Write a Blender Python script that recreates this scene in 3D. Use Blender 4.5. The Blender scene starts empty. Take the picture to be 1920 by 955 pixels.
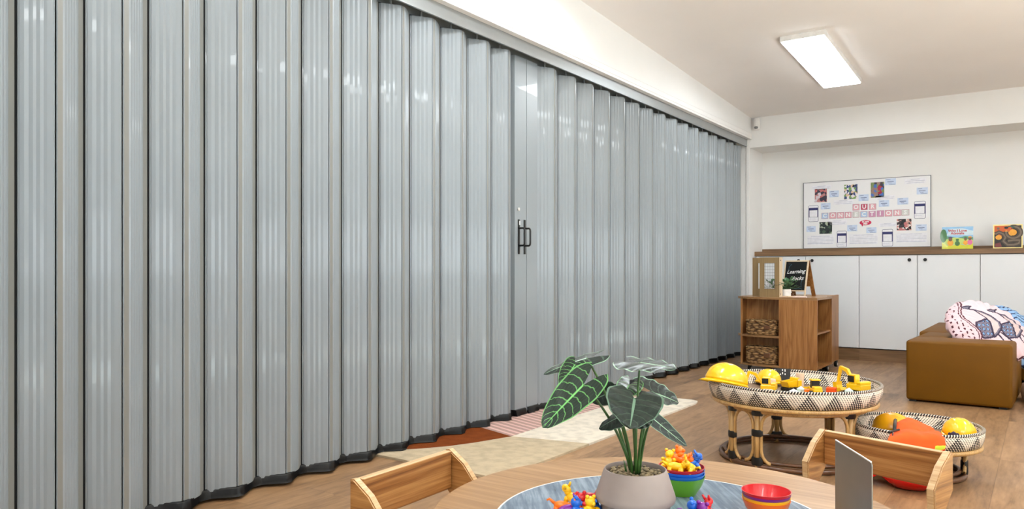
import bpy, bmesh, math, random
from mathutils import Vector, Matrix, noise
from math import sin, cos, pi, radians, sqrt, atan2
random.seed(7)
SC = bpy.context.scene
COL = SC.collection

# ------------------------------------------------------------------ camera
FPX, CXP, HZP, CAMH = 1415.0, 960.0, 508.0, 1.0
YAW = math.atan(995/FPX)
cam = bpy.data.cameras.new('camera'); camo = bpy.data.objects.new('camera', cam); COL.objects.link(camo)
cam.sensor_width = 36; cam.lens = FPX/1920*36; cam.shift_y = (HZP-477.5)/1920
cam.clip_start = .02
camo.location = (0, 0, CAMH); camo.rotation_euler = (pi/2, 0, YAW)
SC.camera = camo
# ------------------------------------------------------------------ world, exposure
w = bpy.data.worlds.new('world'); SC.world = w; w.use_nodes = True
w.node_tree.nodes['Background'].inputs[0].default_value = (1, .97, .93, 1)
w.node_tree.nodes['Background'].inputs[1].default_value = .3
SC.view_settings.view_transform = 'Standard'; SC.view_settings.look = 'None'
SC.view_settings.exposure = 0.42; SC.view_settings.gamma = 1; SC.view_settings.use_curve_mapping = False
LAMP_STRENGTH = 18.5        # panel lights: one in view, the rest added unseen to light the room
DOWN_WATTS = 4.5
WIN_FILL_WATTS = 190.0  # for the fill lights added at the unseen windows
SUN_STRENGTH = 76.0        # added beam onto unseen floor, its bounce brightens the ceiling

# ------------------------------------------------------------------ measuring helpers (photo pixel -> point in the room)
F = Vector((-sin(YAW), cos(YAW), 0)); Rv = Vector((cos(YAW), sin(YAW), 0)); O = Vector((0, 0, CAMH))
def ray(u, v): return F + Rv*((u-CXP)/FPX) + Vector((0, 0, (HZP-v)/FPX))
def onZ(u, v, z): d = ray(u, v); return O + d*((z-CAMH)/d.z)
def onX(u, v, x): d = ray(u, v); return O + d*(x/d.x)
def onY(u, v, y): d = ray(u, v); return O + d*(y/d.y)
def at(u, v, t): return O + ray(u, v)*t

# ------------------------------------------------------------------ materials
def srgb(c):
    f = lambda x: x/12.92 if x <= .04045 else ((x+.055)/1.055)**2.4
    return tuple(f(x/255) for x in c) + (1,)
MATS = {}
class NT:
    def __init__(s, name, rough=.5, metal=0, coat=0, spec=None):
        s.m = bpy.data.materials.new(name); s.m.use_nodes = True
        s.n = s.m.node_tree.nodes; s.l = s.m.node_tree.links
        s.b = s.n['Principled BSDF']; s.b.inputs['Roughness'].default_value = rough
        s.b.inputs['Metallic'].default_value = metal; s.b.inputs['Coat Weight'].default_value = coat
        if spec is not None: s.b.inputs['Specular IOR Level'].default_value = spec
        MATS[name] = s.m
    def node(s, t, **k):
        x = s.n.new(t)
        for a, b in k.items(): setattr(x, a, b)
        return x
    def put(s, sock, v):
        if isinstance(v, (int, float)): sock.default_value = v
        elif isinstance(v, tuple): sock.default_value = v
        else: s.l.new(v, sock)
    def math(s, op, a, b=0.0, c=None):
        x = s.node('ShaderNodeMath', operation=op); s.put(x.inputs[0], a); s.put(x.inputs[1], b)
        if c is not None: s.put(x.inputs[2], c)
        return x.outputs[0]
    def mix(s, f, a, b):
        x = s.node('ShaderNodeMix', data_type='RGBA'); s.put(x.inputs['Factor'], f)
        s.put(x.inputs[6], a); s.put(x.inputs[7], b); return x.outputs[2]
    def coord(s, kind='Object', scale=(1, 1, 1), rot=(0, 0, 0)):
        c = s.node('ShaderNodeTexCoord'); m = s.node('ShaderNodeMapping')
        m.inputs['Scale'].default_value = scale; m.inputs['Rotation'].default_value = rot
        s.l.new(c.outputs[kind], m.inputs[0]); return m.outputs[0]
    def noise(s, vec, scale=5, detail=4, rough=.5, dist=0):
        x = s.node('ShaderNodeTexNoise'); s.put(x.inputs['Vector'], vec); x.inputs['Scale'].default_value = scale
        x.inputs['Detail'].default_value = detail; x.inputs['Roughness'].default_value = rough; x.inputs['Distortion'].default_value = dist
        return x.outputs[0]
    def ramp(s, f, stops):
        x = s.node('ShaderNodeValToRGB'); s.put(x.inputs[0], f)
        e = x.color_ramp.elements
        while len(e) < len(stops): e.new(.5)
        for i, (p, c) in enumerate(stops): e[i].position = p; e[i].color = c
        return x.outputs[0]
    def color(s, c): s.put(s.b.inputs['Base Color'], c); return s
    def bump(s, h, strength=.3, dist=.01):
        x = s.node('ShaderNodeBump'); x.inputs['Strength'].default_value = strength; x.inputs['Distance'].default_value = dist
        s.put(x.inputs['Height'], h); s.l.new(x.outputs[0], s.b.inputs['Normal']); return s

def plain(name, rgb, rough=.5, metal=0, coat=0, var=.05, nscale=30, bumpk=0, spec=None):
    "solid colour with a faint procedural mottling"
    s = NT(name, rough, metal, coat, spec); c = srgb(rgb)
    nz = s.noise(s.coord(), nscale, 3)
    lo = tuple(x*(1-var) for x in c[:3])+(1,); hi = tuple(min(1, x*(1+var)) for x in c[:3])+(1,)
    s.color(s.ramp(nz, [(.35, lo), (.65, hi)]))
    if bumpk: s.bump(nz, bumpk, .002)
    return s.m
def wood(name, cols, axis='Z', scale=1.0, rough=.45, coat=.1, rings=6, contrast=.5):
    s = NT(name, rough, 0, coat)
    sc = {'X': (.12, 1, 1), 'Y': (1, .12, 1), 'Z': (1, 1, .12)}[axis]
    sc = tuple(x*scale for x in sc)
    v = s.coord('Object', sc)
    big = s.noise(v, 5, 2, .5, 1.2)
    ring = s.math('FRACT', s.math('MULTIPLY', big, rings))
    ring = s.math('ABSOLUTE', s.math('SUBTRACT', ring, .5))
    fine = s.noise(s.coord('Object', tuple(x*(6 if x > .5*scale else 1.3) for x in sc)), 22, 3, .6)
    f = s.math('ADD', s.math('MULTIPLY', ring, contrast), s.math('MULTIPLY', fine, .8))
    s.color(s.ramp(f, [(.22, srgb(cols[0])), (.5, srgb(cols[1])), (.78, srgb(cols[2]))]))
    s.bump(fine, .08, .002)
    return s.m

plain('wall_paint', (236, 235, 233), .75, var=.012, nscale=3)
plain('ceiling_paint', (246, 242, 240), .9, var=.01, nscale=2)
plain('trim_paint', (238, 236, 234), .4, var=.01)
plain('cabinet_white', (230, 232, 235), .38, var=.008, nscale=4)
plain('gap_shade', (30, 30, 32), .8)  # shade of gaps and recesses put into a dark colour
plain('black_rubber', (2, 2, 3), .3, var=.2, nscale=12, bumpk=.3, spec=.35)
plain('black_plastic', (16, 16, 17), .4)
plain('grey_track', (160, 164, 165), .32, .55, var=.02, nscale=8)
plain('white_plastic', (232, 230, 228), .4)
plain('sensor_dark', (120, 120, 122), .3)
s = NT('door_vinyl', .3, 0, .3)      # light grey satin vinyl of the folding door
s.color(s.ramp(s.noise(s.coord('Object'), 3, 2), [(.3, srgb((134, 141, 146))), (.7, srgb((138, 145, 150)))]))
s = NT('door_hinge_vinyl', .4, .1)
s.color(s.ramp(s.noise(s.coord('Object'), 3, 2), [(.3, srgb((126, 126, 122))), (.7, srgb((130, 130, 126)))]))

# floor: oak look vinyl planks running along Y
s = NT('floor_planks', .42, 0, .08)
c = s.node('ShaderNodeTexCoord'); sep = s.node('ShaderNodeSeparateXYZ'); s.l.new(c.outputs['Object'], sep.inputs[0])
px = s.math('DIVIDE', sep.outputs[0], .185); row = s.math('FLOOR', px)
off = s.math('FRACT', s.math('MULTIPLY', s.math('SINE', s.math('MULTIPLY', row, 12.9898)), 437.58))
py = s.math('ADD', s.math('DIVIDE', sep.outputs[1], 1.25), off); cell = s.math('FLOOR', py)
rnd = s.math('FRACT', s.math('MULTIPLY', s.math('SINE', s.math('ADD', s.math('MULTIPLY', row, 7.13), s.math('MULTIPLY', cell, 3.71))), 917.3))
comb = s.node('ShaderNodeCombineXYZ'); s.put(comb.inputs[0], s.math('ADD', sep.outputs[0], s.math('MULTIPLY', rnd, 7)))
s.put(comb.inputs[1], s.math('MULTIPLY', sep.outputs[1], .16)); s.put(comb.inputs[2], rnd)
g1 = s.noise(comb.outputs[0], 9, 4, .6, 1.0); g2 = s.noise(comb.outputs[0], 60, 3, .6)
f = s.math('ADD', s.math('MULTIPLY', g1, .65), s.math('MULTIPLY', g2, .35))
f = s.math('ADD', f, s.math('MULTIPLY', s.math('SUBTRACT', rnd, .5), .12))
col = s.ramp(f, [(.3, srgb((104, 75, 49))), (.48, srgb((148, 113, 79))), (.7, srgb((176, 139, 101)))])
ex = s.math('LESS_THAN', s.math('ABSOLUTE', s.math('SUBTRACT', s.math('FRACT', px), .5)), .491)
ey = s.math('LESS_THAN', s.math('ABSOLUTE', s.math('SUBTRACT', s.math('FRACT', py), .5)), .4985)
s.color(s.mix(s.math('MULTIPLY', ex, ey), s.mix(.45, col, srgb((90, 62, 42))), col))
s.bump(g2, .05, .002)

OAK = [(92, 50, 18), (152, 98, 48), (192, 140, 82)]
wood('oak_x', OAK, 'X'); wood('oak_y', OAK, 'Y'); wood('oak_z', OAK, 'Z')
wood('oak_top', [(132, 92, 52), (162, 124, 82), (180, 142, 100)], 'X', .8, .38, .15, 5, .35)
wood('plywood_edge', [(178, 138, 92), (204, 170, 126), (218, 190, 150)], 'X', 2, .5, .05, 8, .25)
wood('chair_ply', [(96, 54, 22), (150, 100, 50), (180, 130, 74)], 'Y', 1.5, .42, .12, 9, .55)
wood('cabinet_oak', [(108, 66, 28), (158, 106, 54), (184, 134, 78)], 'Z', 1.1, .45, .1, 7, .5)
wood('bench_wood', [(104, 76, 50), (132, 100, 70), (148, 116, 84)], 'X', .7, .45, .05, 5, .3)
wood('mdf', [(132, 108, 72), (146, 122, 84), (156, 132, 94)], 'Z', 1, .7, 0, 3, .15)
wood('light_ply', [(206, 182, 150), (226, 204, 174), (236, 218, 192)], 'Z', 2, .5, 0, 4, .2)
wood('bamboo', [(150, 106, 58), (200, 158, 98), (218, 182, 126)], 'Z', 2, .35, .2, 3, .3)
wood('bamboo_dark', [(70, 44, 26), (104, 66, 40), (130, 88, 54)], 'X', 2, .35, .2, 3, .3)
plain('leather_tan', (112, 72, 4), .55, var=.05, nscale=6, bumpk=.1, spec=.22)
plain('leather_top', (146, 104, 40), .5, var=.05, nscale=6, bumpk=.1)
plain('pot_clay', (156, 142, 136), .7, var=.05, nscale=18, bumpk=.1)
plain('pot_inside', (116, 106, 102), .8)
plain('stem_green', (52, 88, 36), .4, var=.2, nscale=40)
plain('grey_metal', (132, 128, 122), .38, .75, var=.03, nscale=20)
plain('metal_edge', (225, 222, 218), .3, .5)
for nm, rgb in dict(toy_red=(206, 16, 26), toy_orange=(255, 118, 10), toy_yellow=(255, 198, 16), toy_blue=(16, 104, 212), toy_purple=(120, 20, 140),
                    toy_green=(96, 168, 20), toy_lime=(184, 214, 40), toy_pink=(236, 30, 70)).items():
    plain(nm, rgb, .33, coat=.3, var=.03)
plain('hat_yellow', (255, 196, 10), .22, coat=.5, var=.02)
plain('hat_amber', (240, 170, 20), .25, coat=.4, var=.02)
plain('hat_red', (226, 14, 10), .22, coat=.5, var=.02)
plain('hat_orange_edge', (255, 92, 30), .3)
plain('vest_orange', (255, 86, 6), .8, var=.06, nscale=14, bumpk=.4)
plain('vest_lime', (206, 222, 60), .8)
plain('bright_white', (240, 240, 240), .5)
plain('pale_blue_plastic', (196, 222, 240), .3)
plain('mint', (206, 228, 220), .5); plain('pale_pink', (236, 212, 204), .5); plain('pale_yellow', (240, 228, 120), .5)
plain('block_wood', (226, 196, 166), .6, var=.05)
plain('toy_black', (22, 22, 22), .45)

s = NT('seagrass', .75)
v = s.coord('Object', (1, 1, 2.2)); vo = s.node('ShaderNodeTexVoronoi'); s.l.new(v, vo.inputs['Vector']); vo.inputs['Scale'].default_value = 26
nz = s.noise(s.coord('Object', (1, 1, 3)), 30, 4)
s.color(s.mix(s.ramp(vo.outputs[0], [(.35, (0, 0, 0, 1)), (.75, (1, 1, 1, 1))]), s.ramp(nz, [(.3, srgb((150, 110, 64))), (.7, srgb((196, 158, 106)))]), srgb((86, 58, 32))))
s.bump(s.math('MULTIPLY', vo.outputs[0], -1), 1, .02)

# basket weave driven by UV: u runs around (in triangle periods), v up the wall
def weave(name, per, rows):
    s = NT(name, .55)
    uvn = s.node('ShaderNodeUVMap'); sep = s.node('ShaderNodeSeparateXYZ'); s.l.new(uvn.outputs[0], sep.inputs[0])
    U, V = sep.outputs[0], sep.outputs[1]
    tri = s.math('MULTIPLY', s.math('ABSOLUTE', s.math('SUBTRACT', s.math('FRACT', U), .5)), 2)      # 1..0..1
    light = s.math('GREATER_THAN', V, s.math('ADD', s.math('MULTIPLY', s.math('SUBTRACT', 1.0, tri), -1.05), 1.0))
    cu = s.math('MULTIPLY', U, per); cv = s.math('MULTIPLY', V, rows); r = s.math('FLOOR', cv)
    fu = s.math('SUBTRACT', s.math('FRACT', s.math('ADD', cu, s.math('MULTIPLY', r, .5))), .5)
    fv = s.math('SUBTRACT', s.math('FRACT', cv), .5)
    sk = s.math('ADD', fu, s.math('MULTIPLY', fv, .45))
    d = s.math('SQRT', s.math('ADD', s.math('POWER', s.math('MULTIPLY', sk, 1.0), 2), s.math('POWER', s.math('MULTIPLY', fv, .8), 2)))
    dot = s.math('LESS_THAN', d, .3)
    white, black = srgb((236, 222, 204)), srgb((14, 9, 8))
    tight = s.math('GREATER_THAN', d, .46)
    lc = s.mix(tight, white, srgb((40, 26, 20))); dc = s.mix(dot, black, white)
    s.color(s.mix(light, dc, lc)); s.bump(s.math('SUBTRACT', .5, d), .5, .006)
    return s.m
weave('basket_weave', 9, 8)
s = NT('rim_wrap', .5)
uvn = s.node('ShaderNodeUVMap'); sep = s.node('ShaderNodeSeparateXYZ'); s.l.new(uvn.outputs[0], sep.inputs[0])
fr = s.math('FRACT', s.math('ADD', sep.outputs[0], s.math('MULTIPLY', sep.outputs[1], 1.6)))
s.color(s.mix(s.math('LESS_THAN', fr, .42), srgb((22, 16, 15)), srgb((222, 208, 190)))); s.bump(s.math('ABSOLUTE', s.math('SUBTRACT', fr, .5)), .5, .004)

# leaf: dark green with pale veins from UV (x across -1..1 stored as 0..1, y along)
def leafmat(name, dark, vein, n, strength):
    s = NT(name, .34, 0, .08, spec=.3)
    uvn = s.node('ShaderNodeUVMap'); sep = s.node('ShaderNodeSeparateXYZ'); s.l.new(uvn.outputs[0], sep.inputs[0])
    x = s.math('ABSOLUTE', s.math('MULTIPLY', s.math('SUBTRACT', sep.outputs[0], .5), 2)); y = sep.outputs[1]
    nz = s.noise(s.coord('UV', (1, 1, 1)), 9, 3)
    mid = s.math('LESS_THAN', x, s.math('SUBTRACT', .055, s.math('MULTIPLY', y, .03)))
    yy = s.math('ADD', s.math('SUBTRACT', y, s.math('MULTIPLY', x, .28)), s.math('MULTIPLY', nz, .06))
    lat = s.math('LESS_THAN', s.math('ABSOLUTE', s.math('SUBTRACT', s.math('FRACT', s.math('MULTIPLY', yy, n)), .5)), s.math('SUBTRACT', .09, s.math('MULTIPLY', x, .06)))
    lat2 = s.math('LESS_THAN', s.math('ABSOLUTE', s.math('SUBTRACT', s.math('FRACT', s.math('MULTIPLY', s.math('ADD', s.math('MULTIPLY', yy, .5), s.math('MULTIPLY', x, .9)), n)), .5)), .03)
    edge = s.math('GREATER_THAN', x, .93)
    f = s.math('MAXIMUM', mid, s.math('MAXIMUM', s.math('MULTIPLY', lat, strength), s.math('MULTIPLY', edge, .75)))
    f = s.math('MAXIMUM', f, s.math('MULTIPLY', lat2, strength*.15))
    base = s.ramp(nz, [(.3, srgb(dark)), (.7, srgb(tuple(min(255, int(q*1.35)+6) for q in dark)))])
    s.color(s.mix(f, base, srgb(vein)))
    s.bump(s.math('MULTIPLY', f, -1), .3, .003)
    return s.m
leafmat('leaf_veined', (14, 28, 20), (110, 176, 100), 8, .62)
leafmat('leaf_plain', (22, 32, 26), (104, 134, 112), 6, .13)
leafmat('leaf_glossy', (30, 38, 36), (150, 186, 156), 5, .14)

# mirrored grey mat on the table
s = NT('marble_mat', .14, 0, .3)
v = s.coord('Object', (9, .6, 1)); st = s.noise(v, 9, 3, .6); n2 = s.noise(s.coord(), 9, 4, .6)
f = s.math('ADD', s.math('MULTIPLY', st, .75), s.math('MULTIPLY', n2, .35))
s.color(s.ramp(f, [(.36, srgb((84, 98, 116))), (.52, srgb((108, 124, 142))), (.68, srgb((142, 155, 170)))]))
plain('mat_border', (226, 226, 222), .3)
# rug materials
def rugm(name, rgb, wavey=0, s2=300):
    s = NT(name, .95, spec=.1); c = srgb(rgb); nz = s.noise(s.coord(), 16, 4); fz = s.noise(s.coord(), s2, 2)
    lo = tuple(x*.82 for x in c[:3])+(1,); s.color(s.ramp(nz, [(.35, lo), (.6, c)]))
    if wavey:
        sp = s.node('ShaderNodeSeparateXYZ'); s.l.new(s.coord(), sp.inputs[0])
        rip = s.math('SINE', s.math('ADD', s.math('MULTIPLY', sp.outputs[1], 105), s.math('MULTIPLY', sp.outputs[0], 36)))
        s.color(s.mix(s.ramp(rip, [(.0, (1, 1, 1, 1)), (.5, (0, 0, 0, 1))]), c, tuple(x*.62 for x in c[:3])+(1,)))
        s.bump(rip, .7, .01)
    else: s.bump(fz, .6, .006)
rugm('rug_rust', (126, 62, 24)); rugm('rug_beige', (196, 178, 150)); rugm('rug_cream', (226, 216, 200)); rugm('rug_pink', (220, 182, 172), 1)
plain('rug_edge', (94, 62, 50), .9)
# cushions
plain('cushion_pink', (228, 198, 204), .85, var=.03, nscale=8, bumpk=.2)
plain('cushion_maroon', (84, 30, 44), .85); plain('bird_grey', (120, 112, 128), .85); plain('bird_light', (214, 190, 188), .85)
plain('bird_line', (52, 42, 66), .85); plain('bird_spot', (120, 160, 206), .85)
plain('cushion_blue', (140, 176, 214), .85, var=.05, nscale=8, bumpk=.2); plain('cushion_navy', (36, 50, 92), .85)
plain('pouf_beige', (200, 176, 160), .9, var=.04, nscale=20, bumpk=.2)
# paper / board
plain('whiteboard_face', (238, 238, 240), .3, var=.006); plain('board_frame', (120, 122, 128), .3, .6)
plain('paper_white', (236, 236, 242), .6); plain('note_blue', (204, 218, 240), .6); plain('note_line', (96, 110, 150), .6)
plain('strip_line', (196, 198, 214), .6); plain('navy', (40, 44, 104), .5); plain('tile_pink', (228, 172, 184), .6)
plain('tile_red', (196, 70, 100), .6); plain('tile_blue', (178, 204, 232), .6); plain('tile_grey', (214, 216, 212), .6); plain('tile_mauve', (206, 150, 184), .6)
plain('tile_border', (190, 150, 160), .6); plain('bubble_pink', (206, 36, 84), .5)
def photo(name, cols, scale, seed):
    s = NT(name, .35); vo = s.node('ShaderNodeTexVoronoi'); m = s.coord('Object', (1, 1, 1)); 
    mm = s.node('ShaderNodeVectorMath', operation='ADD'); s.l.new(m, mm.inputs[0]); mm.inputs[1].default_value = (seed, seed*2.1, seed*.7)
    s.l.new(mm.outputs[0], vo.inputs['Vector']); vo.inputs['Scale'].default_value = scale
    sp = s.node('ShaderNodeSeparateColor'); s.l.new(vo.outputs['Color'], sp.inputs[0])
    k = len(cols); rr = s.ramp(sp.outputs[0], [(i/k, srgb(c)) for i, c in enumerate(cols)])
    rr.node.color_ramp.interpolation = 'CONSTANT'; s.color(rr)
photo('photo_red_room', [(200, 110, 110), (60, 54, 70), (216, 206, 214), (190, 130, 130)], 30, 1)
photo('photo_garden', [(20, 20, 24), (220, 190, 160), (120, 160, 90), (60, 80, 130), (230, 226, 230)], 40, 2)
photo('photo_path', [(60, 50, 60), (70, 110, 190), (150, 120, 110), (120, 140, 80), (170, 30, 60)], 32, 3)
photo('photo_yard', [(40, 50, 50), (70, 90, 74), (170, 180, 160), (30, 34, 40)], 34, 4)
photo('photo_crowd', [(26, 24, 30), (210, 160, 150), (60, 50, 56), (200, 120, 120), (230, 220, 216)], 36, 5)

def emit(name, strength, rgb=(.90, .965, 1)):
    s = NT(name); s.b.inputs['Base Color'].default_value = (1, 1, 1, 1)
    s.b.inputs['Emission Color'].default_value = rgb+(1,); s.b.inputs['Emission Strength'].default_value = strength
emit('lamp_diffuser', LAMP_STRENGTH); emit('downlight_glow', 12)

# ------------------------------------------------------------------ mesh helpers
def mat(n): return MATS[n] if isinstance(n, str) else n
def obj(name, bm, mats, parent=None, smooth=False, loc=None, rot=None, keepn=False):
    me = bpy.data.meshes.new(name)
    if not keepn: bmesh.ops.recalc_face_normals(bm, faces=bm.faces)
    if smooth:
        for f in bm.faces: f.smooth = True
    bm.to_mesh(me); bm.free()
    if smooth == 'auto': 
        try: me.set_sharp_from_angle(angle=radians(38))
        except Exception: pass
    for m in (mats if isinstance(mats, (list, tuple)) else [mats]): me.materials.append(mat(m))
    o = bpy.data.objects.new(name, me); COL.objects.link(o)
    if parent: o.parent = parent
    if loc is not None: o.location = loc
    if rot is not None: o.rotation_euler = rot
    return o
def thing(name, label, cat, loc=(0, 0, 0), rot=(0, 0, 0), group=None, scale=None):
    o = bpy.data.objects.new(name, None); COL.objects.link(o); o.empty_display_size = .05
    o.location = loc; o.rotation_euler = rot; o['label'] = label; o['category'] = cat
    if group: o['group'] = group
    if scale: o.scale = (scale,)*3
    return o
def tag(o, label, cat, group=None):
    o['label'] = label; o['category'] = cat
    if group: o['group'] = group
    return o
def struct(name, bm, m, loc=None):
    o = obj(name, bm, m, loc=loc); o['kind'] = 'structure'; return o
def box(bm, x0, x1, y0, y1, z0, z1, mi=0, bev=0):
    b = bmesh.new() if bev else bm
    vs = [b.verts.new((x, y, z)) for x in (x0, x1) for y in (y0, y1) for z in (z0, z1)]
    for q in ((0, 1, 3, 2), (4, 6, 7, 5), (0, 4, 5, 1), (2, 3, 7, 6), (0, 2, 6, 4), (1, 5, 7, 3)):
        b.faces.new([vs[i] for i in q]).material_index = mi
    if bev:
        bmesh.ops.recalc_face_normals(b, faces=b.faces)
        bmesh.ops.bevel(b, geom=b.edges[:], offset=bev, segments=3, profile=.5, affect='EDGES')
        merge(bm, b, mi)
    return bm
def merge(bm, b, mi=None):
    vm = {v: bm.verts.new(v.co) for v in b.verts}
    for f in b.faces:
        try: g = bm.faces.new([vm[v] for v in f.verts])
        except ValueError: continue
        g.material_index = f.material_index if mi is None else mi; g.smooth = f.smooth
    b.free()
def B(*a, **k): return box(bmesh.new(), *a, **k)
def prism(bm, pts, n, d0, d1, mi=0):
    "polygon pts as 3D points extruded along vector n from d0 to d1"
    n = Vector(n)
    a = [bm.verts.new(Vector(p)+n*d0) for p in pts]; b = [bm.verts.new(Vector(p)+n*d1) for p in pts]
    k = len(pts)
    bm.faces.new(a).material_index = mi; bm.faces.new(b[::-1]).material_index = mi
    for i in range(k): bm.faces.new((a[i], b[i], b[(i+1) % k], a[(i+1) % k])).material_index = mi
    return bm
def lathe(bm, prof, seg=40, c=(0, 0, 0), mi=0, uvs=None):
    rings = []
    for r, z in prof:
        if r < 1e-6: rings.append([bm.verts.new((c[0], c[1], c[2]+z))])
        else: rings.append([bm.verts.new((c[0]+r*cos(2*pi*i/seg), c[1]+r*sin(2*pi*i/seg), c[2]+z)) for i in range(seg)])
    for a, b in zip(rings, rings[1:]):
        for i in range(seg):
            j = (i+1) % seg
            if len(a) == 1 and len(b) == 1: continue
            vs = (a[0], b[i], b[j]) if len(a) == 1 else ((a[i], b[0], a[j]) if len(b) == 1 else (a[i], b[i], b[j], a[j]))
            bm.faces.new(vs).material_index = mi
    return bm
def tube(bm, pts, r, seg=8, closed=False, mi=0, uv=None):
    pts = [Vector(p) for p in pts]; n = len(pts); rr = r if isinstance(r, (list, tuple)) else [r]*n
    rings = []; up = None
    for i, p in enumerate(pts):
        if closed: d = pts[(i+1) % n]-pts[i-1]
        else: d = pts[min(i+1, n-1)]-pts[max(i-1, 0)]
        d.normalize()
        if up is None:
            up = Vector((0, 0, 1)) if abs(d.z) < .9 else Vector((1, 0, 0))
        a = up - d*up.dot(d); a.normalize(); b = d.cross(a); up = a
        rings.append([bm.verts.new(p+(a*cos(2*pi*k/seg)+b*sin(2*pi*k/seg))*rr[i]) for k in range(seg)])
    m = n if closed else n-1
    for i in range(m):
        A, Bq = rings[i], rings[(i+1) % n]
        for k in range(seg):
            f = bm.faces.new((A[k], A[(k+1) % seg], Bq[(k+1) % seg], Bq[k])); f.material_index = mi; f.smooth = True
            if uv is not None:
                for lo, (uu, vv) in zip(f.loops, ((i, k), (i, k+1), (i+1, k+1), (i+1, k))): lo[uv].uv = (uu, vv/seg)
    if not closed:
        bm.faces.new(rings[0][::-1]).material_index = mi; bm.faces.new(rings[-1]).material_index = mi
    return bm
def blob(bm, c, r, sc=(1, 1, 1), rot=None, sub=2, mi=0):
    b = bmesh.new(); bmesh.ops.create_icosphere(b, subdivisions=sub, radius=r)
    M = Matrix.Translation(Vector(c)) @ (rot.to_4x4() if rot else Matrix.Identity(4)) @ Matrix.Diagonal((*sc, 1))
    bmesh.ops.transform(b, matrix=M, verts=b.verts)
    for f in b.faces: f.smooth = True
    merge(bm, b, mi)
def arc(p0, p1, p2, n=8):
    p0, p1, p2 = Vector(p0), Vector(p1), Vector(p2)
    return [p0*(1-t)**2+p1*2*t*(1-t)+p2*t*t for t in (i/n for i in range(n+1))]
def text_bm(body, size, shear=0, extrude=.001, bold=0, space=1.0):
    "mesh of a text in the XY plane, centred"
    cu = bpy.data.curves.new('t', 'FONT'); cu.body = body; cu.size = size; cu.shear = shear; cu.extrude = extrude; cu.offset = bold
    cu.align_x = 'CENTER'; cu.align_y = 'CENTER'; cu.space_character = space; cu.resolution_u = 3
    o = bpy.data.objects.new('t', cu); COL.objects.link(o); bpy.context.view_layer.update()
    me = bpy.data.meshes.new_from_object(o); bm = bmesh.new(); bm.from_mesh(me)
    bpy.data.objects.remove(o); bpy.data.meshes.remove(me); return bm
def place(bm, M): bmesh.ops.transform(bm, matrix=M, verts=bm.verts); return bm
def frameM(o, ex, ey):
    ex = Vector(ex).normalized(); ey = Vector(ey).normalized(); ez = ex.cross(ey)
    M = Matrix.Identity(4)
    for i, e in enumerate((ex, ey, ez)):
        for j in range(3): M[j][i] = e[j]
    M.translation = Vector(o); return M

# ================================================================== THE ROOM
YB, YF, XR = 9.4, -3.0, 3.4            # far wall, wall behind the camera, right wall
XL = -3.12
def ceil_z(y): return 2.8+.053*(8.9-y)
struct('floor', B(XL-.2, XR+.1, YF-.1, YB+.1, -.06, 0), 'floor_planks')
bm = bmesh.new(); P = [(XL-.2, YF-.1), (XR+.1, YF-.1), (XR+.1, YB+.2), (XL-.2, YB+.2)]
a = [bm.verts.new((x, y, ceil_z(y))) for x, y in P]; b = [bm.verts.new((x, y, ceil_z(y)+.1)) for x, y in P]
bm.faces.new(a); bm.faces.new(b[::-1])
for i in range(4): bm.faces.new((a[i], a[(i+1) % 4], b[(i+1) % 4], b[i]))
struct('ceiling', bm, 'ceiling_paint')
struct('wall_far', B(XL-.2, XR+.1, YB, YB+.1, 0, 3.2), 'wall_paint')
struct('shade_backing_left', B(XL-.1, XL, YF, 8.9, 0, 3.5), 'gap_shade')  # dark sheet standing in for the shade behind the folds
# unseen right wall, its window opening added to let fill light in
bm = bmesh.new(); W0, W1, WZ0, WZ1 = -1.5, 5.5, .3, 2.4
box(bm, XR, XR+.1, YF, W0, 0, 3.5); box(bm, XR, XR+.1, W1, YB, 0, 3.5); box(bm, XR, XR+.1, W0, W1, 0, WZ0); box(bm, XR, XR+.1, W0, W1, WZ1, 3.5)
struct('wall_right', bm, 'wall_paint')
bm = bmesh.new(); box(bm, XR, XR+.06, W0, W1, WZ0, WZ0+.05); box(bm, XR, XR+.06, W0, W1, WZ1-.05, WZ1)
for k in range(6): y = W0+(W1-W0)*k/5; box(bm, XR, XR+.06, max(W0, y-.025), min(W1, y+.025), WZ0+.05, WZ1-.05)
struct('added_window_1', bm, 'trim_paint')  # frame of the window added on the unseen right wall for fill light
bm = bmesh.new(); box(bm, XL-.1, -1.9, YF-.1, YF, 0, 3.6); box(bm, 3.1, XR+.1, YF-.1, YF, 0, 3.6); box(bm, -1.9, 3.1, YF-.1, YF, 0, WZ0); box(bm, -1.9, 3.1, YF-.1, YF, WZ1, 3.6)
struct('wall_back', bm, 'wall_paint')
bm = bmesh.new(); box(bm, -1.9, 3.1, YF-.06, YF, WZ0, WZ0+.05); box(bm, -1.9, 3.1, YF-.06, YF, WZ1-.05, WZ1)
for k in range(5): x = -1.9+5*k/4; box(bm, max(-1.9, x-.025), min(3.1, x+.025), YF-.06, YF, WZ0+.05, WZ1-.05)
struct('added_window_2', bm, 'trim_paint')  # added too, lets fill light in from behind the camera
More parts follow.
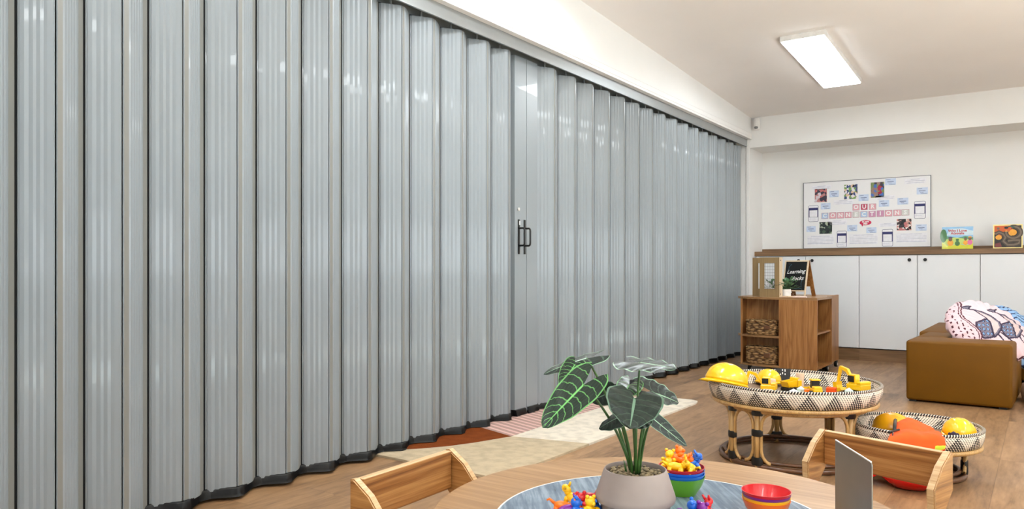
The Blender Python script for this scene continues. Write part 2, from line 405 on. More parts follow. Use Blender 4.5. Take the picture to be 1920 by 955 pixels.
# bulkhead above the folding door, and the far cross bulkhead
bm = bmesh.new()
box(bm, XL-.1, -2.81, YF, 8.9, 2.545+.075, 3.6)
struct('wall_bulkhead_left', bm, 'wall_paint')
bm = bmesh.new(); prism(bm, [(-2.81, 8.9, 2.45), (-2.81, 8.9, 3.0), (-2.81, YB, 3.0), (-2.81, YB, 2.45)], (1, 0, 0), -.02, XR+2.81)
struct('wall_bulkhead_far', bm, 'wall_paint')
bm = B(XL-.1, -2.83, 8.9, YB, 0, 3.2); struct('wall_column', bm, 'wall_paint')
bm = bmesh.new(); box(bm, -2.86, -2.80, YF, 8.885, 2.545, 2.56); box(bm, -2.815, -2.802, YF, 8.885, 2.56, 2.568); box(bm, XL-.1, -2.798, YF, 8.885, 2.568, 2.612); box(bm, XL-.1, -2.86, YF, 8.885, 2.545, 2.568)
struct('trim_1', bm, 'trim_paint')
bm = B(-2.862, -2.826, 8.872, 8.9, 0, 2.545, bev=.003); struct('trim_2', bm, 'trim_paint')
struct('wall_jamb', B(XL-.1, -2.862, 8.885, 8.9, 0, 2.545), 'wall_paint')

# fill lights added at the unseen windows, tilted up to brighten the ceiling
def area(name, loc, rot, sx, sy, watts, rgb=(1, 1, 1)):
    l = bpy.data.lights.new(name, 'AREA'); l.shape = 'RECTANGLE'; l.size = sx; l.size_y = sy; l.energy = watts; l.color = rgb
    o = bpy.data.objects.new(name, l); COL.objects.link(o); o.location = loc; o.rotation_euler = rot; return o
sun = bpy.data.lights.new('sun', 'SUN'); sun.energy = SUN_STRENGTH; sun.angle = radians(.6); sun.color = (.58, .85, 1)  # added to brighten the ceiling by bounce off the unseen floor
suno = bpy.data.objects.new('sun', sun); COL.objects.link(suno); suno.location = (8, 1, 8); suno.rotation_euler = (radians(8), radians(44), 0)
area('added_fill', (XR+.11, 2.0, 1.35), (0, pi/2+radians(66), 0), 1.9, 7.0, WIN_FILL_WATTS, (.82, .93, 1))
area('added_fill', (.6, YF-.11, 1.35), (pi/2+radians(66), 0, 0), 5.0, 1.9, WIN_FILL_WATTS*.22, (.84, .92, 1))

# ------------------------------------------------------------------ ceiling panel lights
def panel_light(x, y, label, first=None):
    z = ceil_z(y); tilt = -math.atan(.053)
    t = thing('ceiling_light', label, 'light', (x, y, z), (tilt, 0, 0), 'rectangular ceiling lights')
    w_, l_, h_ = .165, .74, .055
    bm = bmesh.new(); box(bm, -w_-.012, w_+.012, -l_-.012, l_+.012, -.045, 0, bev=.004)
    obj('housing', bm, 'white_plastic', t)
    bm = B(-w_, w_, -l_, l_, -h_, -.04, bev=.003); obj('diffuser', bm, 'lamp_diffuser', t)
    return t
panel_light(-1.60, 7.12, 'long white rectangular ceiling light glowing above the room, ahead of the far bulkhead')
panel_light(-1.60, 3.3, 'added unseen white ceiling light above the round table side of the room')  # from here on lights added out of view to light the room
panel_light(-1.60, -.5, 'added unseen white ceiling light behind the camera near the folding door')
panel_light(1.4, 7.12, 'added unseen white ceiling light over the right hand side, far end')
panel_light(1.4, 3.3, 'added unseen white ceiling light over the right hand side, middle')
panel_light(1.4, -.5, 'added unseen white ceiling light over the right hand side, behind the camera')
for y, wd_ in ((4.5, 'furthest from the camera'), (3.0, 'over the middle of the door'), (1.5, 'beside the round table'), (0.0, 'level with the camera'), (-1.5, 'behind the camera')):
    z = ceil_z(y)
    t = thing('downlight', 'small round recessed downlight close to the folding door, '+wd_, 'light', (-2.45, y, z), group='round downlights')
    bm = bmesh.new(); lathe(bm, [(.03, -.002), (.045, -.006), (.05, -.004), (.05, 0), (.03, 0), (.03, -.002)], 24); obj('bezel', bm, 'white_plastic', t, True)
    bm = bmesh.new(); lathe(bm, [(0, -.003), (.03, -.003), (.03, -.001), (0, -.001)], 24); obj('lens', bm, 'downlight_glow', t)
    l = bpy.data.lights.new('downlight_lamp', 'SPOT'); l.energy = DOWN_WATTS*4; l.spot_size = radians(150); l.spot_blend = .8; l.shadow_soft_size = .025; l.color = (1, .96, .9)
    lo = bpy.data.objects.new('downlight_lamp', l); COL.objects.link(lo); lo.parent = t; lo.location = (0, 0, -.012)

# motion sensor in the corner
t = thing('motion_sensor', 'small white motion sensor on the bulkhead corner near the ceiling', 'sensor', onY(1419, 233, 8.86))
bm = B(-.04, .0, .0, .036, -.02, .06, bev=.004); obj('bracket', bm, 'white_plastic', t)
bm = bmesh.new(); lathe(bm, [(0, .07), (.03, .068), (.036, .055), (.036, -.045), (.03, -.062), (0, -.065)], 24); obj('body', bm, 'white_plastic', t, 'auto')
bm = bmesh.new(); lathe(bm, [(0, 0), (.02, 0), (.026, -.012), (.018, -.028), (0, -.032)], 20, (0, -.02, -.03)); obj('lens', bm, 'sensor_dark', t, True)

# ================================================================== FOLDING DOOR
ZB, ZT = .045, 2.459
def strip(bm, pl, z0, z1, th=.004, mi=None):
    "vertical sheet following polyline pl of (x, y), thickness towards -x"
    n = len(pl)
    A = [[bm.verts.new((x, y, z)) for z in (z0, z1)] for x, y in pl]
    Bk = [[bm.verts.new((x-th, y, z)) for z in (z0, z1)] for x, y in pl]
    for i in range(n-1):
        k = mi[i] if mi else 0
        bm.faces.new((A[i][0], A[i+1][0], A[i+1][1], A[i][1])).material_index = k
        bm.faces.new((Bk[i][0], Bk[i][1], Bk[i+1][1], Bk[i+1][0])).material_index = k
        bm.faces.new((A[i][0], Bk[i][0], Bk[i+1][0], A[i+1][0])).material_index = k
        bm.faces.new((A[i][1], A[i+1][1], Bk[i+1][1], Bk[i][1])).material_index = k
    for i in (0, n-1): bm.faces.new((A[i][0], A[i][1], Bk[i][1], Bk[i][0])).material_index = mi[0] if mi else 0
    return bm
def lerp(p, q, t): return (p[0]+(q[0]-p[0])*t, p[1]+(q[1]-p[1])*t)
XV, XP = -2.953, -2.884
XQ = -2.922
def wide_panel(y0, y1):
    "ribbed leaf from valley (y0) out to the peak (y1)"
    p, q = (XV, y0), (XP, y1); pl = [p, lerp(p, q, .05)]
    L = Vector((q[0]-p[0], q[1]-p[1])).normalized(); n = (L[1], -L[0])     # outwards
    def o(t, d): a = lerp(p, q, t); return (a[0]+n[0]*d, a[1]+n[1]*d)
    ts = [(.06, .0040), (.19, .0052), (.30, .0022), (.42, .0046), (.50, .0020), (.61, .0046), (.70, .0020), (.80, .0042), (.97, .0046), (.98, .001), (1.0, .001)]
    return pl+[o(*a) for a in ts]
def narrow_panel(y0, y1):
    "leaf from peak (y0) back to the valley (y1): plain hinge strip, fine ribs, grey hinge strip"
    d = y1-y0; p, q = (XP, y0), (XV, y1)
    k = (XP-.004, y0+d*.2)
    pl = [(XP-.002, y0+.004), (XP+.0015, y0+d*.05), k]; mi = [0, 1]
    L = Vector((q[0]-k[0], q[1]-k[1])).normalized(); n = (L[1], -L[0])
    nr = 5
    for i in range(nr):
        for t, dd in ((.04+i*.13, .0036), (.04+i*.13+.06, .0036), (.04+i*.13+.08, .0028), (.04+i*.13+.11, .0028)):
            a = lerp(k, q, t); pl.append((a[0]+n[0]*dd, a[1]+n[1]*dd)); mi.append(0)
    for t, dd in ((.72, .0), (.93, .0), (.94, -.01)):
        a = lerp(k, q, t); pl.append((a[0]+n[0]*dd, a[1]+n[1]*dd)); mi.append(1)
    mi = mi[:len(pl)-1]
    mi[-1] = 1
    return pl, mi
VL = [-.99, -.75, -.51, -.27, -.03, .21, .45, .69, .93, 1.168, 1.399, 1.648, 1.897, 2.159, 2.418, 2.674, 2.941, 3.186, 3.452, 3.708, 3.960, 4.18]
VR = [4.49, 4.789, 5.064, 5.335, 5.608, 5.882, 6.166, 6.447, 6.723, 7.005, 7.285, 7.555, 7.827, 8.10, 8.372, 8.62, 8.85]
def half_door(name, label, valleys, post, pw, flip):
    t = thing('folding_door', label, 'door', (0, 0, 0))
    seal = []
    for y0, y1 in zip(valleys, valleys[1:]):
        d = y1-y0; yp = y0+d*.42
        bm = strip(bmesh.new(), wide_panel(y0+.004, yp), ZB, ZT); obj('panel', bm, 'door_vinyl', t)
        pl, mi = narrow_panel(yp+.002, y1-.0)
        bm = strip(bmesh.new(), pl, ZB, ZT, mi=mi); obj('panel', bm, ['door_vinyl', 'door_hinge_vinyl'], t)
        # dark strip standing in for the shaded gap at the valley
        seal += [(XV, y0), (XV, y0+.02), (XP, yp-.01), (XP, yp+.02), (XV, y1-.03)]
        bm = B(XV-.014, XV-.010, y0-.012, y0+.012, ZB, ZT); 
        if y0 == valleys[0]: box(bm, XV-.014, XV-.010, valleys[-1]-.012, valleys[-1]+.012, ZB, ZT)
        obj('valley_shade', bm, 'gap_shade', t)
        # hanger pin in the dark slot
        bm = bmesh.new(); lathe(bm, [(0, 0), (.006, 0), (.006, .03), (0, .03)], 8, (XP-.03, (y0+yp)/2, ZT)); obj('hanger', bm, 'grey_track', t)
    bm = strip(bmesh.new(), post, ZB-.02, ZT+.005, .03); obj('lead_post', bm, 'door_vinyl', t)
    seal = sorted(seal+[(p[0], p[1]) for p in post], key=lambda a: a[1])
    bm = bmesh.new(); n = 0; prev = None
    fine = []
    for a, b_ in zip(seal, seal[1:]):
        k = max(1, int((b_[1]-a[1])/.02)); fine += [lerp(a, b_, i/k) for i in range(k)]
    for (x, y) in fine:
        wv = noise.noise(Vector((y*9, 3.1, 0)))*.008; 
        ring = [bm.verts.new(c) for c in ((x+.0088, y, ZB+.010), (x+.013, y, ZB+.004), (x+.014+abs(wv)*.8, y, .028), (x+.020+wv, y, .016), (x+.016+wv, y, .0135), (x-.004, y, ZB-.01), (x-.0, y, ZB+.012))]
        if prev:
            for i in range(7): bm.faces.new((prev[i], prev[(i+1) % 7], ring[(i+1) % 7], ring[i]))
        prev = ring
    obj('bottom_seal', bm, 'black_rubber', t, 'auto')
    return t
def pull(parent, y):
    x = XQ+.0005
    bm = B(x, x+.006, y-.0095, y+.0095, 1.114, 1.35, bev=.0015)
    g = obj('handle', bm, 'black_plastic', parent)
    bm = bmesh.new()
    tube(bm, [(x+.003, y, 1.172), (x+.04, y, 1.172), (x+.048, y, 1.178), (x+.05, y, 1.19), (x+.05, y, 1.272), (x+.048, y, 1.284), (x+.04, y, 1.29), (x+.003, y, 1.29)], .0065, 8)
    obj('grip', bm, 'black_plastic', g, True)
dl = half_door('folding_door', 'left half of the light grey concertina folding door, from the near edge to the first black handle', VL,
               [(XV, 4.182), (XQ, 4.187), (XQ, 4.328)], .05, 0)
dr = half_door('folding_door', 'right half of the grey concertina folding door, reaching to the far white column', VR,
               [(XQ, 4.333), (XQ, 4.405), (XQ-.003, 4.407), (XQ-.003, 4.47), (XV, 4.48)], .05, 0)
pull(dl, 4.232); pull(dl, 4.302)
bm = B(XQ+.0062, XQ+.0085, 4.232, 4.241, 1.312, 1.340); o = obj('sticker', bm, 'bright_white', dl); o['label'] = 'small white sticker on the handle plate'
bm = bmesh.new(); box(bm, XQ+.0005, XQ+.008, 4.22, 4.24, 1.41, 1.43, bev=.002); obj('lock_cylinder', bm, 'metal_edge', dl)
# overhead track
t = thing('door_track', 'grey metal overhead track the folding door hangs from', 'track')
bm = bmesh.new(); box(bm, -2.854, -2.846, YF+.02, 8.86, 2.467, 2.545); box(bm, -2.98, -2.972, YF+.02, 8.86, 2.474, 2.545); box(bm, -2.858, -2.8455, YF+.02, 8.86, 2.463, 2.469)
obj('rail', bm, 'grey_track', t)
obj('channel', B(-2.972, -2.854, YF+.02, 8.86, 2.535, 2.545), 'gap_shade', t)  # track roof coloured dark for the shade inside the recess

# ================================================================== CABINETS ALONG THE FAR WALL
YC = 9.1
def knob(parent, x, z, y=YC):
    bm = bmesh.new(); lathe(bm, [(0, 0), (.0125, 0), (.014, .006), (.009, .012), (.009, .02), (0, .02)], 16)
    place(bm, Matrix.Translation((x, y-.02, z)) @ Matrix.Rotation(-pi/2, 4, 'X')); obj('knob', bm, 'black_plastic', parent, 'auto')
seams = [-2.815, -2.245, -1.672, -1.097, -.524, .05, .624, 1.198, 1.772]
lab = ['white cupboard unit in the far left corner, partly behind the easel and shelf', 'white cupboard unit with two round black knobs below the whiteboard', 'white cupboard unit at the right behind the sofa and cushions', 'white cupboard unit furthest right along the far wall']
for k in range(4):
    x0, x1, x2 = seams[2*k:2*k+3]
    t = thing('wall_cupboard', lab[k], 'cupboard', ((x0+x2)/2, YC, 0), group='white cupboards under the wood bench'); cx = (x0+x2)/2
    bm = bmesh.new(); box(bm, x0-cx, x2-cx, .03, YB-YC-.002, .14, 1.172); obj('body', bm, 'cabinet_white', t)
    bm = B(x0-cx, x2-cx, .012, .03, 0, .13); obj('kickboard', bm, 'bench_wood', t)
    for a, b_, side in ((x0, x1, 1), (x1, x2, -1)):
        d = obj('door', B(a-cx+.003, b_-cx-.003, 0, .018, .142, 1.168, bev=.0015), 'cabinet_white', t)
        if k < 2:
            kx = (b_-cx-.075) if side > 0 else (a-cx+.075)
            bm = bmesh.new(); lathe(bm, [(0, 0), (.0165, 0), (.018, .006), (.011, .012), (.011, .02), (0, .02)], 16)
            place(bm, Matrix.Translation((kx, -.02, 1.118)) @ Matrix.Rotation(-pi/2, 4, 'X')); obj('knob', bm, 'black_plastic', d, 'auto')
t = thing('bench_top', 'long brown wood bench top running over the white cupboards', 'bench top', (0, YC, 1.172))
obj('worktop', B(-2.84, 1.8, -.015, YB-YC-.002, .003, .056, bev=.002), 'bench_wood', t)
obj('upstand', B(-2.825, 1.8, YB-YC-.024, YB-YC-.003, .057, .092), 'bench_wood', t)

# ------------------------------------------------------------------ whiteboard with its papers
WX0, WX1, WZ_0, WZ_1 = -2.334, -1.004, 1.268, 2.043
t = thing('whiteboard', 'large white notice board with our connections display on the far wall', 'board', ((WX0+WX1)/2, YB-.02, WZ_0)); cx = (WX0+WX1)/2
obj('board_face', B(WX0-cx, WX1-cx, .0, .018, .0, WZ_1-WZ_0), 'whiteboard_face', t)
bm = bmesh.new(); hw = (WX1-WX0)/2; hh = WZ_1-WZ_0
for q in ((-hw-.006, -hw, -.004, .018, -.006, hh+.006), (hw, hw+.006, -.004, .018, -.006, hh+.006), (-hw, hw, -.004, .018, -.006, 0), (-hw, hw, -.004, .018, hh, hh+.006)): box(bm, *q)
obj('frame', bm, 'board_frame', t)
YW = YB-.0215
def wb(x, y): p = onY(1490+x/5.968, 320+y/5.968, YW); return p.x, p.z
def sheet(name, r, m, label, cat, group, lines=None, lm='note_line', border=None, y=YW, tilt=0):
    (x0, z1), (x1, z0) = wb(r[0], r[1]), wb(r[2], r[3]); c = ((x0+x1)/2, (z0+z1)/2); hw, hh = abs(x1-x0)/2, abs(z1-z0)/2
    bm = B(-hw, hw, -.0007, .0007, -hh, hh); ms = [m]
    if border: ms.append(border); [box(bm, *q, mi=1) for q in ((-hw, hw, -.0009, -.0006, hh*.9, hh), (-hw, hw, -.0009, -.0006, -hh, -hh*.9), (-hw, -hw*.92, -.0009, -.0006, -hh, hh), (hw*.92, hw, -.0009, -.0006, -hh, hh))]
    if lines:
        ms.append(lm); k = len(ms)-1
        for (a, b_, cz, th) in lines: box(bm, -hw+2*hw*a, -hw+2*hw*b_, -.0012, -.0006, -hh+2*hh*cz-th*hh, -hh+2*hh*cz+th*hh, mi=k)
    o = obj(name, bm, ms, loc=(c[0], y, c[1]), rot=(0, radians(tilt), 0)); tag(o, label, cat, group); return o
for r, m, l in (((225, 210, 360, 350), 'photo_red_room', 'square photo print with pink table, upper left of the notice board'),
                ((555, 160, 703, 315), 'photo_garden', 'square photo print with green and black figures, top middle of the notice board'),
                ((852, 135, 1003, 297), 'photo_path', 'square photo print with blue and red figures on a path, top right of the middle'),
                ((277, 578, 418, 706), 'photo_yard', 'dark green photo print at the lower left of the notice board'),
                ((1143, 545, 1307, 668), 'photo_crowd', 'photo print of dark heads at the lower right of the notice board')):
    sheet('photo_print', r, m, l, 'photo', 'photos on the notice board')
NL = [(.12, .5, .86, .05), (.2, .8, .5, .09), (.3, .62, .3, .06), (.35, .9, .1, .05)]
for r, l in (((388, 228, 495, 295), 'beside the pink photo print'), ((715, 270, 828, 338), 'at the lower right of the top middle photo'), ((1012, 92, 1133, 158), 'at the top edge beside the path photo'),
             ((1365, 193, 1490, 262), 'near the right edge, above the right phone picture'), ((1150, 308, 1272, 378), 'above the last letters of the title'), ((942, 333, 1058, 402), 'right of the word OUR'),
             ((292, 367, 400, 432), 'above the first title letter C'), ((132, 625, 235, 685), 'at the left edge beside the dark green photo'), ((588, 612, 700, 678), 'left of the pink speech bubble, below the title'),
             ((802, 637, 915, 698), 'just below the pink speech bubble'), ((1355, 605, 1478, 672), 'below the right phone picture')):
    sheet('note_card', r, 'note_blue', 'small pale blue note card '+l, 'note', 'blue note cards on the board', NL)
for r, l in (((190, 175, 410, 205), 'above the pink photo print'), ((435, 335, 655, 375), 'above the word OUR on its left'), ((905, 285, 1125, 320), 'below the path photo'), ((1228, 95, 1470, 140), 'in the top right corner'),
             ((372, 560, 582, 605), 'right of the dark green photo, top'), ((940, 590, 1140, 625), 'left of the crowd photo')):
    sheet('text_strip', r, 'paper_white', 'narrow white paper strip with faint grey lines '+l, 'paper', 'narrow paper strips on the board', [(.3, .7, .85, .08), (.05, .95, .55, .08), (.1, .9, .2, .08)], 'strip_line')
for r, l in (((140, 730, 440, 825), 'lower left corner of the board'), ((610, 715, 930, 820), 'bottom middle between two phone pictures'), ((1135, 705, 1480, 800), 'lower right corner of the board')):
    sheet('info_sheet', r, 'paper_white', 'wide white text sheet with blue lines in the '+l, 'paper', 'wide text sheets on the board', [(.15, .85, .9, .04), (.02, .98, .7, .03), (.02, .98, .55, .03), (.02, .98, .4, .03), (.02, .6, .25, .03), (.02, .96, .1, .06)], 'strip_line')
for r, l in (((155, 393, 265, 572), 'at the left edge of the notice board'), ((1337, 345, 1466, 535), 'at the right edge of the notice board'), ((473, 677, 583, 857), 'at the bottom, left of the middle'), ((978, 658, 1100, 848), 'at the bottom, right of the middle')):
    (x0, z1), (x1, z0) = wb(r[0], r[1]), wb(r[2], r[3]); hw, hh = (x1-x0)/2, (z1-z0)/2
    t = thing('phone_picture', 'paper cut-out of a phone with navy screen '+l, 'picture', ((x0+x1)/2, YW, (z0+z1)/2), group='phone pictures on the board')
    def rr(w_, h_, r_): return [(sx*(w_-r_)+r_*cos(a), 0, sz*(h_-r_)+r_*sin(a)) for sx, sz, a0 in ((1, 1, 0), (-1, 1, 90), (-1, -1, 180), (1, -1, 270)) for a in [radians(a0+k*30) for k in range(4)]]
    obj('outline', prism(bmesh.new(), rr(hw, hh, .014), (0, 1, 0), -.0006, .0006), 'navy', t)
    obj('paper', prism(bmesh.new(), rr(hw-.0035, hh-.0035, .011), (0, 1, 0), -.0011, -.0004), 'paper_white', t)
    bm = B(-hw+.004, hw-.004, -.0016, -.001, -hh*.45, hh*.7); obj('screen', bm, 'navy', t)
    bm = B(-hw*.8, hw*.8, -.0021, -.0015, -hh*.42, hh*.4); obj('screen_square', bm, 'paper_white', t)
    bm = bmesh.new(); box(bm, -hw*.8, hw*.3, -.0016, -.001, -hh*.66, -hh*.62); obj('text_line', bm, 'strip_line', t)
tiles = [('O', (648, 377, 725, 445), 'tile_pink', 'first letter of the word OUR'), ('U', (740, 375, 817, 440), 'tile_red', 'middle letter of the word OUR'), ('R', (832, 372, 912, 437), 'tile_pink', 'last letter of the word OUR')]
xs = [(300, 475, 376, 540), (388, 470, 466, 537), (474, 468, 552, 534), (560, 465, 637, 530), (648, 461, 725, 526), (735, 458, 815, 524), (825, 454, 906, 520), (918, 448, 1000, 516), (1008, 444, 1092, 512), (1104, 440, 1188, 507), (1195, 436, 1282, 502)]
tc = ['tile_blue', 'tile_pink', 'tile_pink', 'tile_pink', 'tile_grey', 'tile_blue', 'tile_mauve', 'tile_mauve', 'tile_pink', 'tile_pink', 'tile_grey']
ordn = ['first', 'second', 'third', 'fourth', 'fifth', 'sixth', 'seventh', 'eighth', 'ninth', 'tenth', 'last']
tiles += [(ch, r, m, ordn[i]+' letter of the word CONNECTIONS') for i, (ch, r, m) in enumerate(zip('CONNECTIONS', xs, tc))]
for ch, r, m, l in tiles:
    (x0, z1), (x1, z0) = wb(r[0], r[1]), wb(r[2], r[3]); hw, hh = (x1-x0)/2, (z1-z0)/2
    cn = {'tile_pink': 'pink', 'tile_red': 'red', 'tile_blue': 'pale blue', 'tile_grey': 'pale grey', 'tile_mauve': 'mauve'}[m]
    t = thing('letter_tile', '%s paper tile with white %s, %s' % (cn, ch, l), 'letter', ((x0+x1)/2, YW, (z0+z1)/2), group='letter tiles of the board title')
    bm = B(-hw, hw, -.0006, .0006, -hh, hh)
    for q in ((-hw, hw, hh*.86, hh), (-hw, hw, -hh, -hh*.86), (-hw, -hw*.88, -hh, hh), (hw*.88, hw, -hh, hh)): box(bm, q[0], q[1], -.001, -.0005, q[2], q[3], mi=1)
    obj('tile', bm, [m, 'tile_border'], t)
    bm = text_bm(ch, .062, bold=.0022, extrude=.0004); place(bm, Matrix.Translation((0, -.001, 0)) @ Matrix.Rotation(pi/2, 4, 'X')); obj('letter', bm, 'bright_white', t)
cxz = wb(792, 583); t = thing('speech_bubble', 'pink speech bubble reading scan me in the middle of the board', 'picture', (cxz[0], YW, cxz[1]))
pts = [(.062*cos(a), 0, .03*sin(a)) for a in [2*pi*k/32 for k in range(32)]]
bm = prism(bmesh.new(), pts, (0, 1, 0), -.0007, .0007); prism(bm, [(-.045, 0, -.015), (-.034, 0, -.045), (-.02, 0, -.022)], (0, 1, 0), -.0007, .0007); obj('bubble', bm, 'bubble_pink', t)
for txt, dz in (('SCAN', .01), ('ME!', -.014)):
    bm = text_bm(txt, .028, bold=.0012, extrude=.0004); place(bm, Matrix.Translation((0, -.0012, dz)) @ Matrix.Rotation(pi/2, 4, 'X')); obj('text', bm, 'bright_white', t)

# ------------------------------------------------------------------ two picture books standing on the bench
def flat(bm, pts, d, mi): prism(bm, [(x, 0, z) for x, z in pts], (0, 1, 0), -d-.0004, -d, mi)
def disc(c, rx, rz, n=20, a0=0, a1=360): return [(c[0]+rx*cos(radians(a0+(a1-a0)*k/n)), c[1]+rz*sin(radians(a0+(a1-a0)*k/n))) for k in range(n if a1-a0 == 360 else n+1)]
for nm, rgb in dict(c_sky=(150, 196, 232), c_sky2=(206, 226, 236), c_hill=(92, 150, 120), c_green=(60, 116, 62), c_grass=(206, 206, 40), c_lime=(190, 210, 110), c_brown=(116, 84, 60), c_red=(190, 40, 60), c_purple=(70, 56, 110),
                    c_pink=(220, 110, 160), c_cream=(246, 226, 150), c_orange=(206, 92, 28), c_amber=(236, 164, 50), c_snake=(70, 56, 46), c_snake2=(116, 100, 84), c_black=(24, 20, 18), c_teal=(30, 90, 80), c_maroon=(120, 50, 50)).items(): plain(nm, rgb, .35, coat=.2)
yb = 9.16; a = onY(1766, 472, yb); b_ = onY(1824.5, 472, yb); w_ = (b_.x-a.x); h_ = .236; zb = 1.2282
t = thing('picture_book', 'picture book with bright green and blue cover titled Why I Love Australia', 'book', ((a.x+b_.x)/2, yb, zb), (radians(-7), 0, 0), 'books on the bench top')
obj('pages', B(-w_/2+.002, w_/2-.002, 0, .008, .002, h_-.002), 'paper_white', t)
ms = ['c_sky', 'c_sky2', 'c_hill', 'c_green', 'c_grass', 'c_lime', 'c_brown', 'c_purple', 'c_pink', 'c_amber']
bm = B(-w_/2, w_/2, -.002, 0, 0, h_, mi=0); W = w_/2
flat(bm, [(-W*.7, h_*.62), (W, h_*.62), (W, h_*.8), (W*.3, h_*.93), (-W*.5, h_*.9)], .002, 1)
flat(bm, [(-W, h_*.3), (W, h_*.3), (W, h_*.52), (W*.5, h_*.58), (0, h_*.5), (-W*.4, h_*.56), (-W, h_*.6)], .0026, 2)
flat(bm, [(-W, h_*.2), (W, h_*.2), (W, h_*.4), (W*.4, h_*.46), (-W*.2, h_*.52), (-W, h_*.4)], .0032, 5)
flat(bm, [(-W, 0), (W, 0), (W, h_*.24), (W*.5, h_*.16), (0, h_*.22), (-W*.5, h_*.14), (-W, h_*.27)], .0038, 4)
flat(bm, disc((-W*.9, h_*.6), W*.22, h_*.3), .0038, 3)
for (x, z, r, m, hat) in ((-.45, .36, .2, 6, 7), (.52, .36, .15, 6, 3), (.8, .38, .17, 6, 9), (.0, .33, .16, 3, 5)):
    flat(bm, disc((x*W, z*h_-.02), r*W, r*h_*.7), .0044, {6: 8 if x > .7 else 9, 3: 3}[m]); flat(bm, disc((x*W, z*h_+.02), r*W*.62, r*h_*.5), .005, m); flat(bm, disc((x*W, z*h_+.03), r*W*.7, r*h_*.32, 10, 0, 180), .0056, hat)
obj('cover', bm, ms, t)
for txt, z, sz in (('Why I Love', .82, .036), ('Australia', .7, .034)):
    bm = text_bm(txt, sz, bold=.0008, extrude=.0004); place(bm, Matrix.Translation((0, -.005, h_*z)) @ Matrix.Rotation(pi/2, 4, 'X')); obj('title', bm, 'c_red', t)
a = onY(1862, 470, yb); b_ = onY(1917.5, 470, yb); w_ = b_.x-a.x; W = w_/2; h_ = .245
t = thing('picture_book', 'square picture book with a dark coiled snake on orange, yellow border', 'book', ((a.x+b_.x)/2, yb, zb), (radians(-7), 0, 0), 'books on the bench top')
obj('pages', B(-W+.002, W-.002, 0, .01, .002, h_-.002), 'paper_white', t)
bm = B(-W, W, -.002, 0, 0, h_, mi=0); k = .92
flat(bm, [(-W*k, h_*.04), (W*k, h_*.04), (W*k, h_*.95), (-W*k, h_*.95)], .002, 5)
flat(bm, [(-W*k, h_*.6), (W*.1, h_*.45), (W*.45, h_*.95), (-W*k, h_*.95)], .0026, 1)
flat(bm, [(-W*.5, h_*.62), (W*.2, h_*.42), (W*.3, h_*.6), (-W*.1, h_*.75)], .003, 2)
flat(bm, disc((W*.35, h_*.66), W*.26, h_*.13), .0042, 2); flat(bm, disc((-W*.62, h_*.46), W*.22, h_*.1), .0042, 2); flat(bm, [(-W*.85, h_*.06), (-W*.4, h_*.06), (-W*.5, h_*.25), (-W*.85, h_*.2)], .003, 7)
def band(bm, pts, wd, d, mi):
    L = []; R_ = []
    for i, p in enumerate(pts):
        q = pts[min(i+1, len(pts)-1)]; o_ = pts[max(i-1, 0)]; dx, dz = q[0]-o_[0], q[1]-o_[1]; l = sqrt(dx*dx+dz*dz) or 1
        L.append((p[0]-dz/l*wd, p[1]+dx/l*wd)); R_.append((p[0]+dz/l*wd, p[1]-dx/l*wd))
    for i in range(len(pts)-1):
        flat(bm, [L[i], L[i+1], R_[i+1], R_[i]], d, mi)
coil = [(W*(.38+.5*cos(radians(a_))), h_*(.66+.24*sin(radians(a_)))) for a_ in range(110, -200, -15)]
low = [(-W*.85, h_*.6), (-W*.6, h_*.68), (-W*.3, h_*.6), (-W*.15, h_*.45), (-W*.3, h_*.3), (0, h_*.14), (W*.4, h_*.14), (W*.75, h_*.2), (W*.8, h_*.33), (W*.4, h_*.34), (0, h_*.3)]
for pl in (coil, low): band(bm, pl, .02, .0046, 3); band(bm, pl, .008, .0052, 4)
flat(bm, disc((-W*.1, h_*.86), .018, .012), .0056, 5); flat(bm, disc((-W*.65, h_*.84), .012, .012), .0056, 4); band(bm, [(W*.0, h_*.9), (W*.25, h_*.92), (W*.45, h_*.86)], .006, .0062, 6)
obj('cover', bm, ['c_cream', 'c_orange', 'c_amber', 'c_snake', 'c_snake2', 'c_black', 'c_teal', 'c_maroon'], t)

# ================================================================== ROLLING SHELVES
def cyl(bm, c, r, h, axis='Z', seg=20, mi=0):
    b = bmesh.new(); lathe(b, [(0, -h/2), (r*.92, -h/2), (r, -h/2+min(h*.15, .004)), (r, h/2-min(h*.15, .004)), (r*.92, h/2), (0, h/2)], seg)
    if axis == 'X': bmesh.ops.rotate(b, matrix=Matrix.Rotation(pi/2, 3, 'Y'), verts=b.verts)
    if axis == 'Y': bmesh.ops.rotate(b, matrix=Matrix.Rotation(pi/2, 3, 'X'), verts=b.verts)
    bmesh.ops.translate(b, vec=Vector(c), verts=b.verts); merge(bm, b, mi)
def caster(parent, x, y):
    c = obj('caster', B(x-.012, x+.012, y-.03, y+.03, .035, .068, bev=.004), 'black_plastic', parent)
    bm = bmesh.new(); cyl(bm, (x, y, .031), .031, .03, 'X'); obj('tyre', bm, 'black_rubber', c, 'auto')
    bm = bmesh.new(); cyl(bm, (x+.013, y, .031), .016, .008, 'X'); obj('hub', bm, 'metal_edge', c, 'auto')
SZ0, SZ1 = .068, .745
xa, xb = onY(1460, 600, 7.38).x, onY(1532, 600, 7.38).x
t = thing('rolling_shelf', 'oak storage shelf on castors with rounded left end, open on the right side', 'shelf', (xa, 7.38, 0)); wS = xb-xa
obj('side_panel', B(0, wS, 0, .02, SZ0, SZ1-.022, bev=.002), 'cabinet_oak', t)
obj('side_panel', B(0, wS, .60, .62, SZ0, SZ1-.022), 'cabinet_oak', t)
obj('back_panel', B(0, .018, .021, .599, SZ0, SZ1-.022), 'cabinet_oak', t)
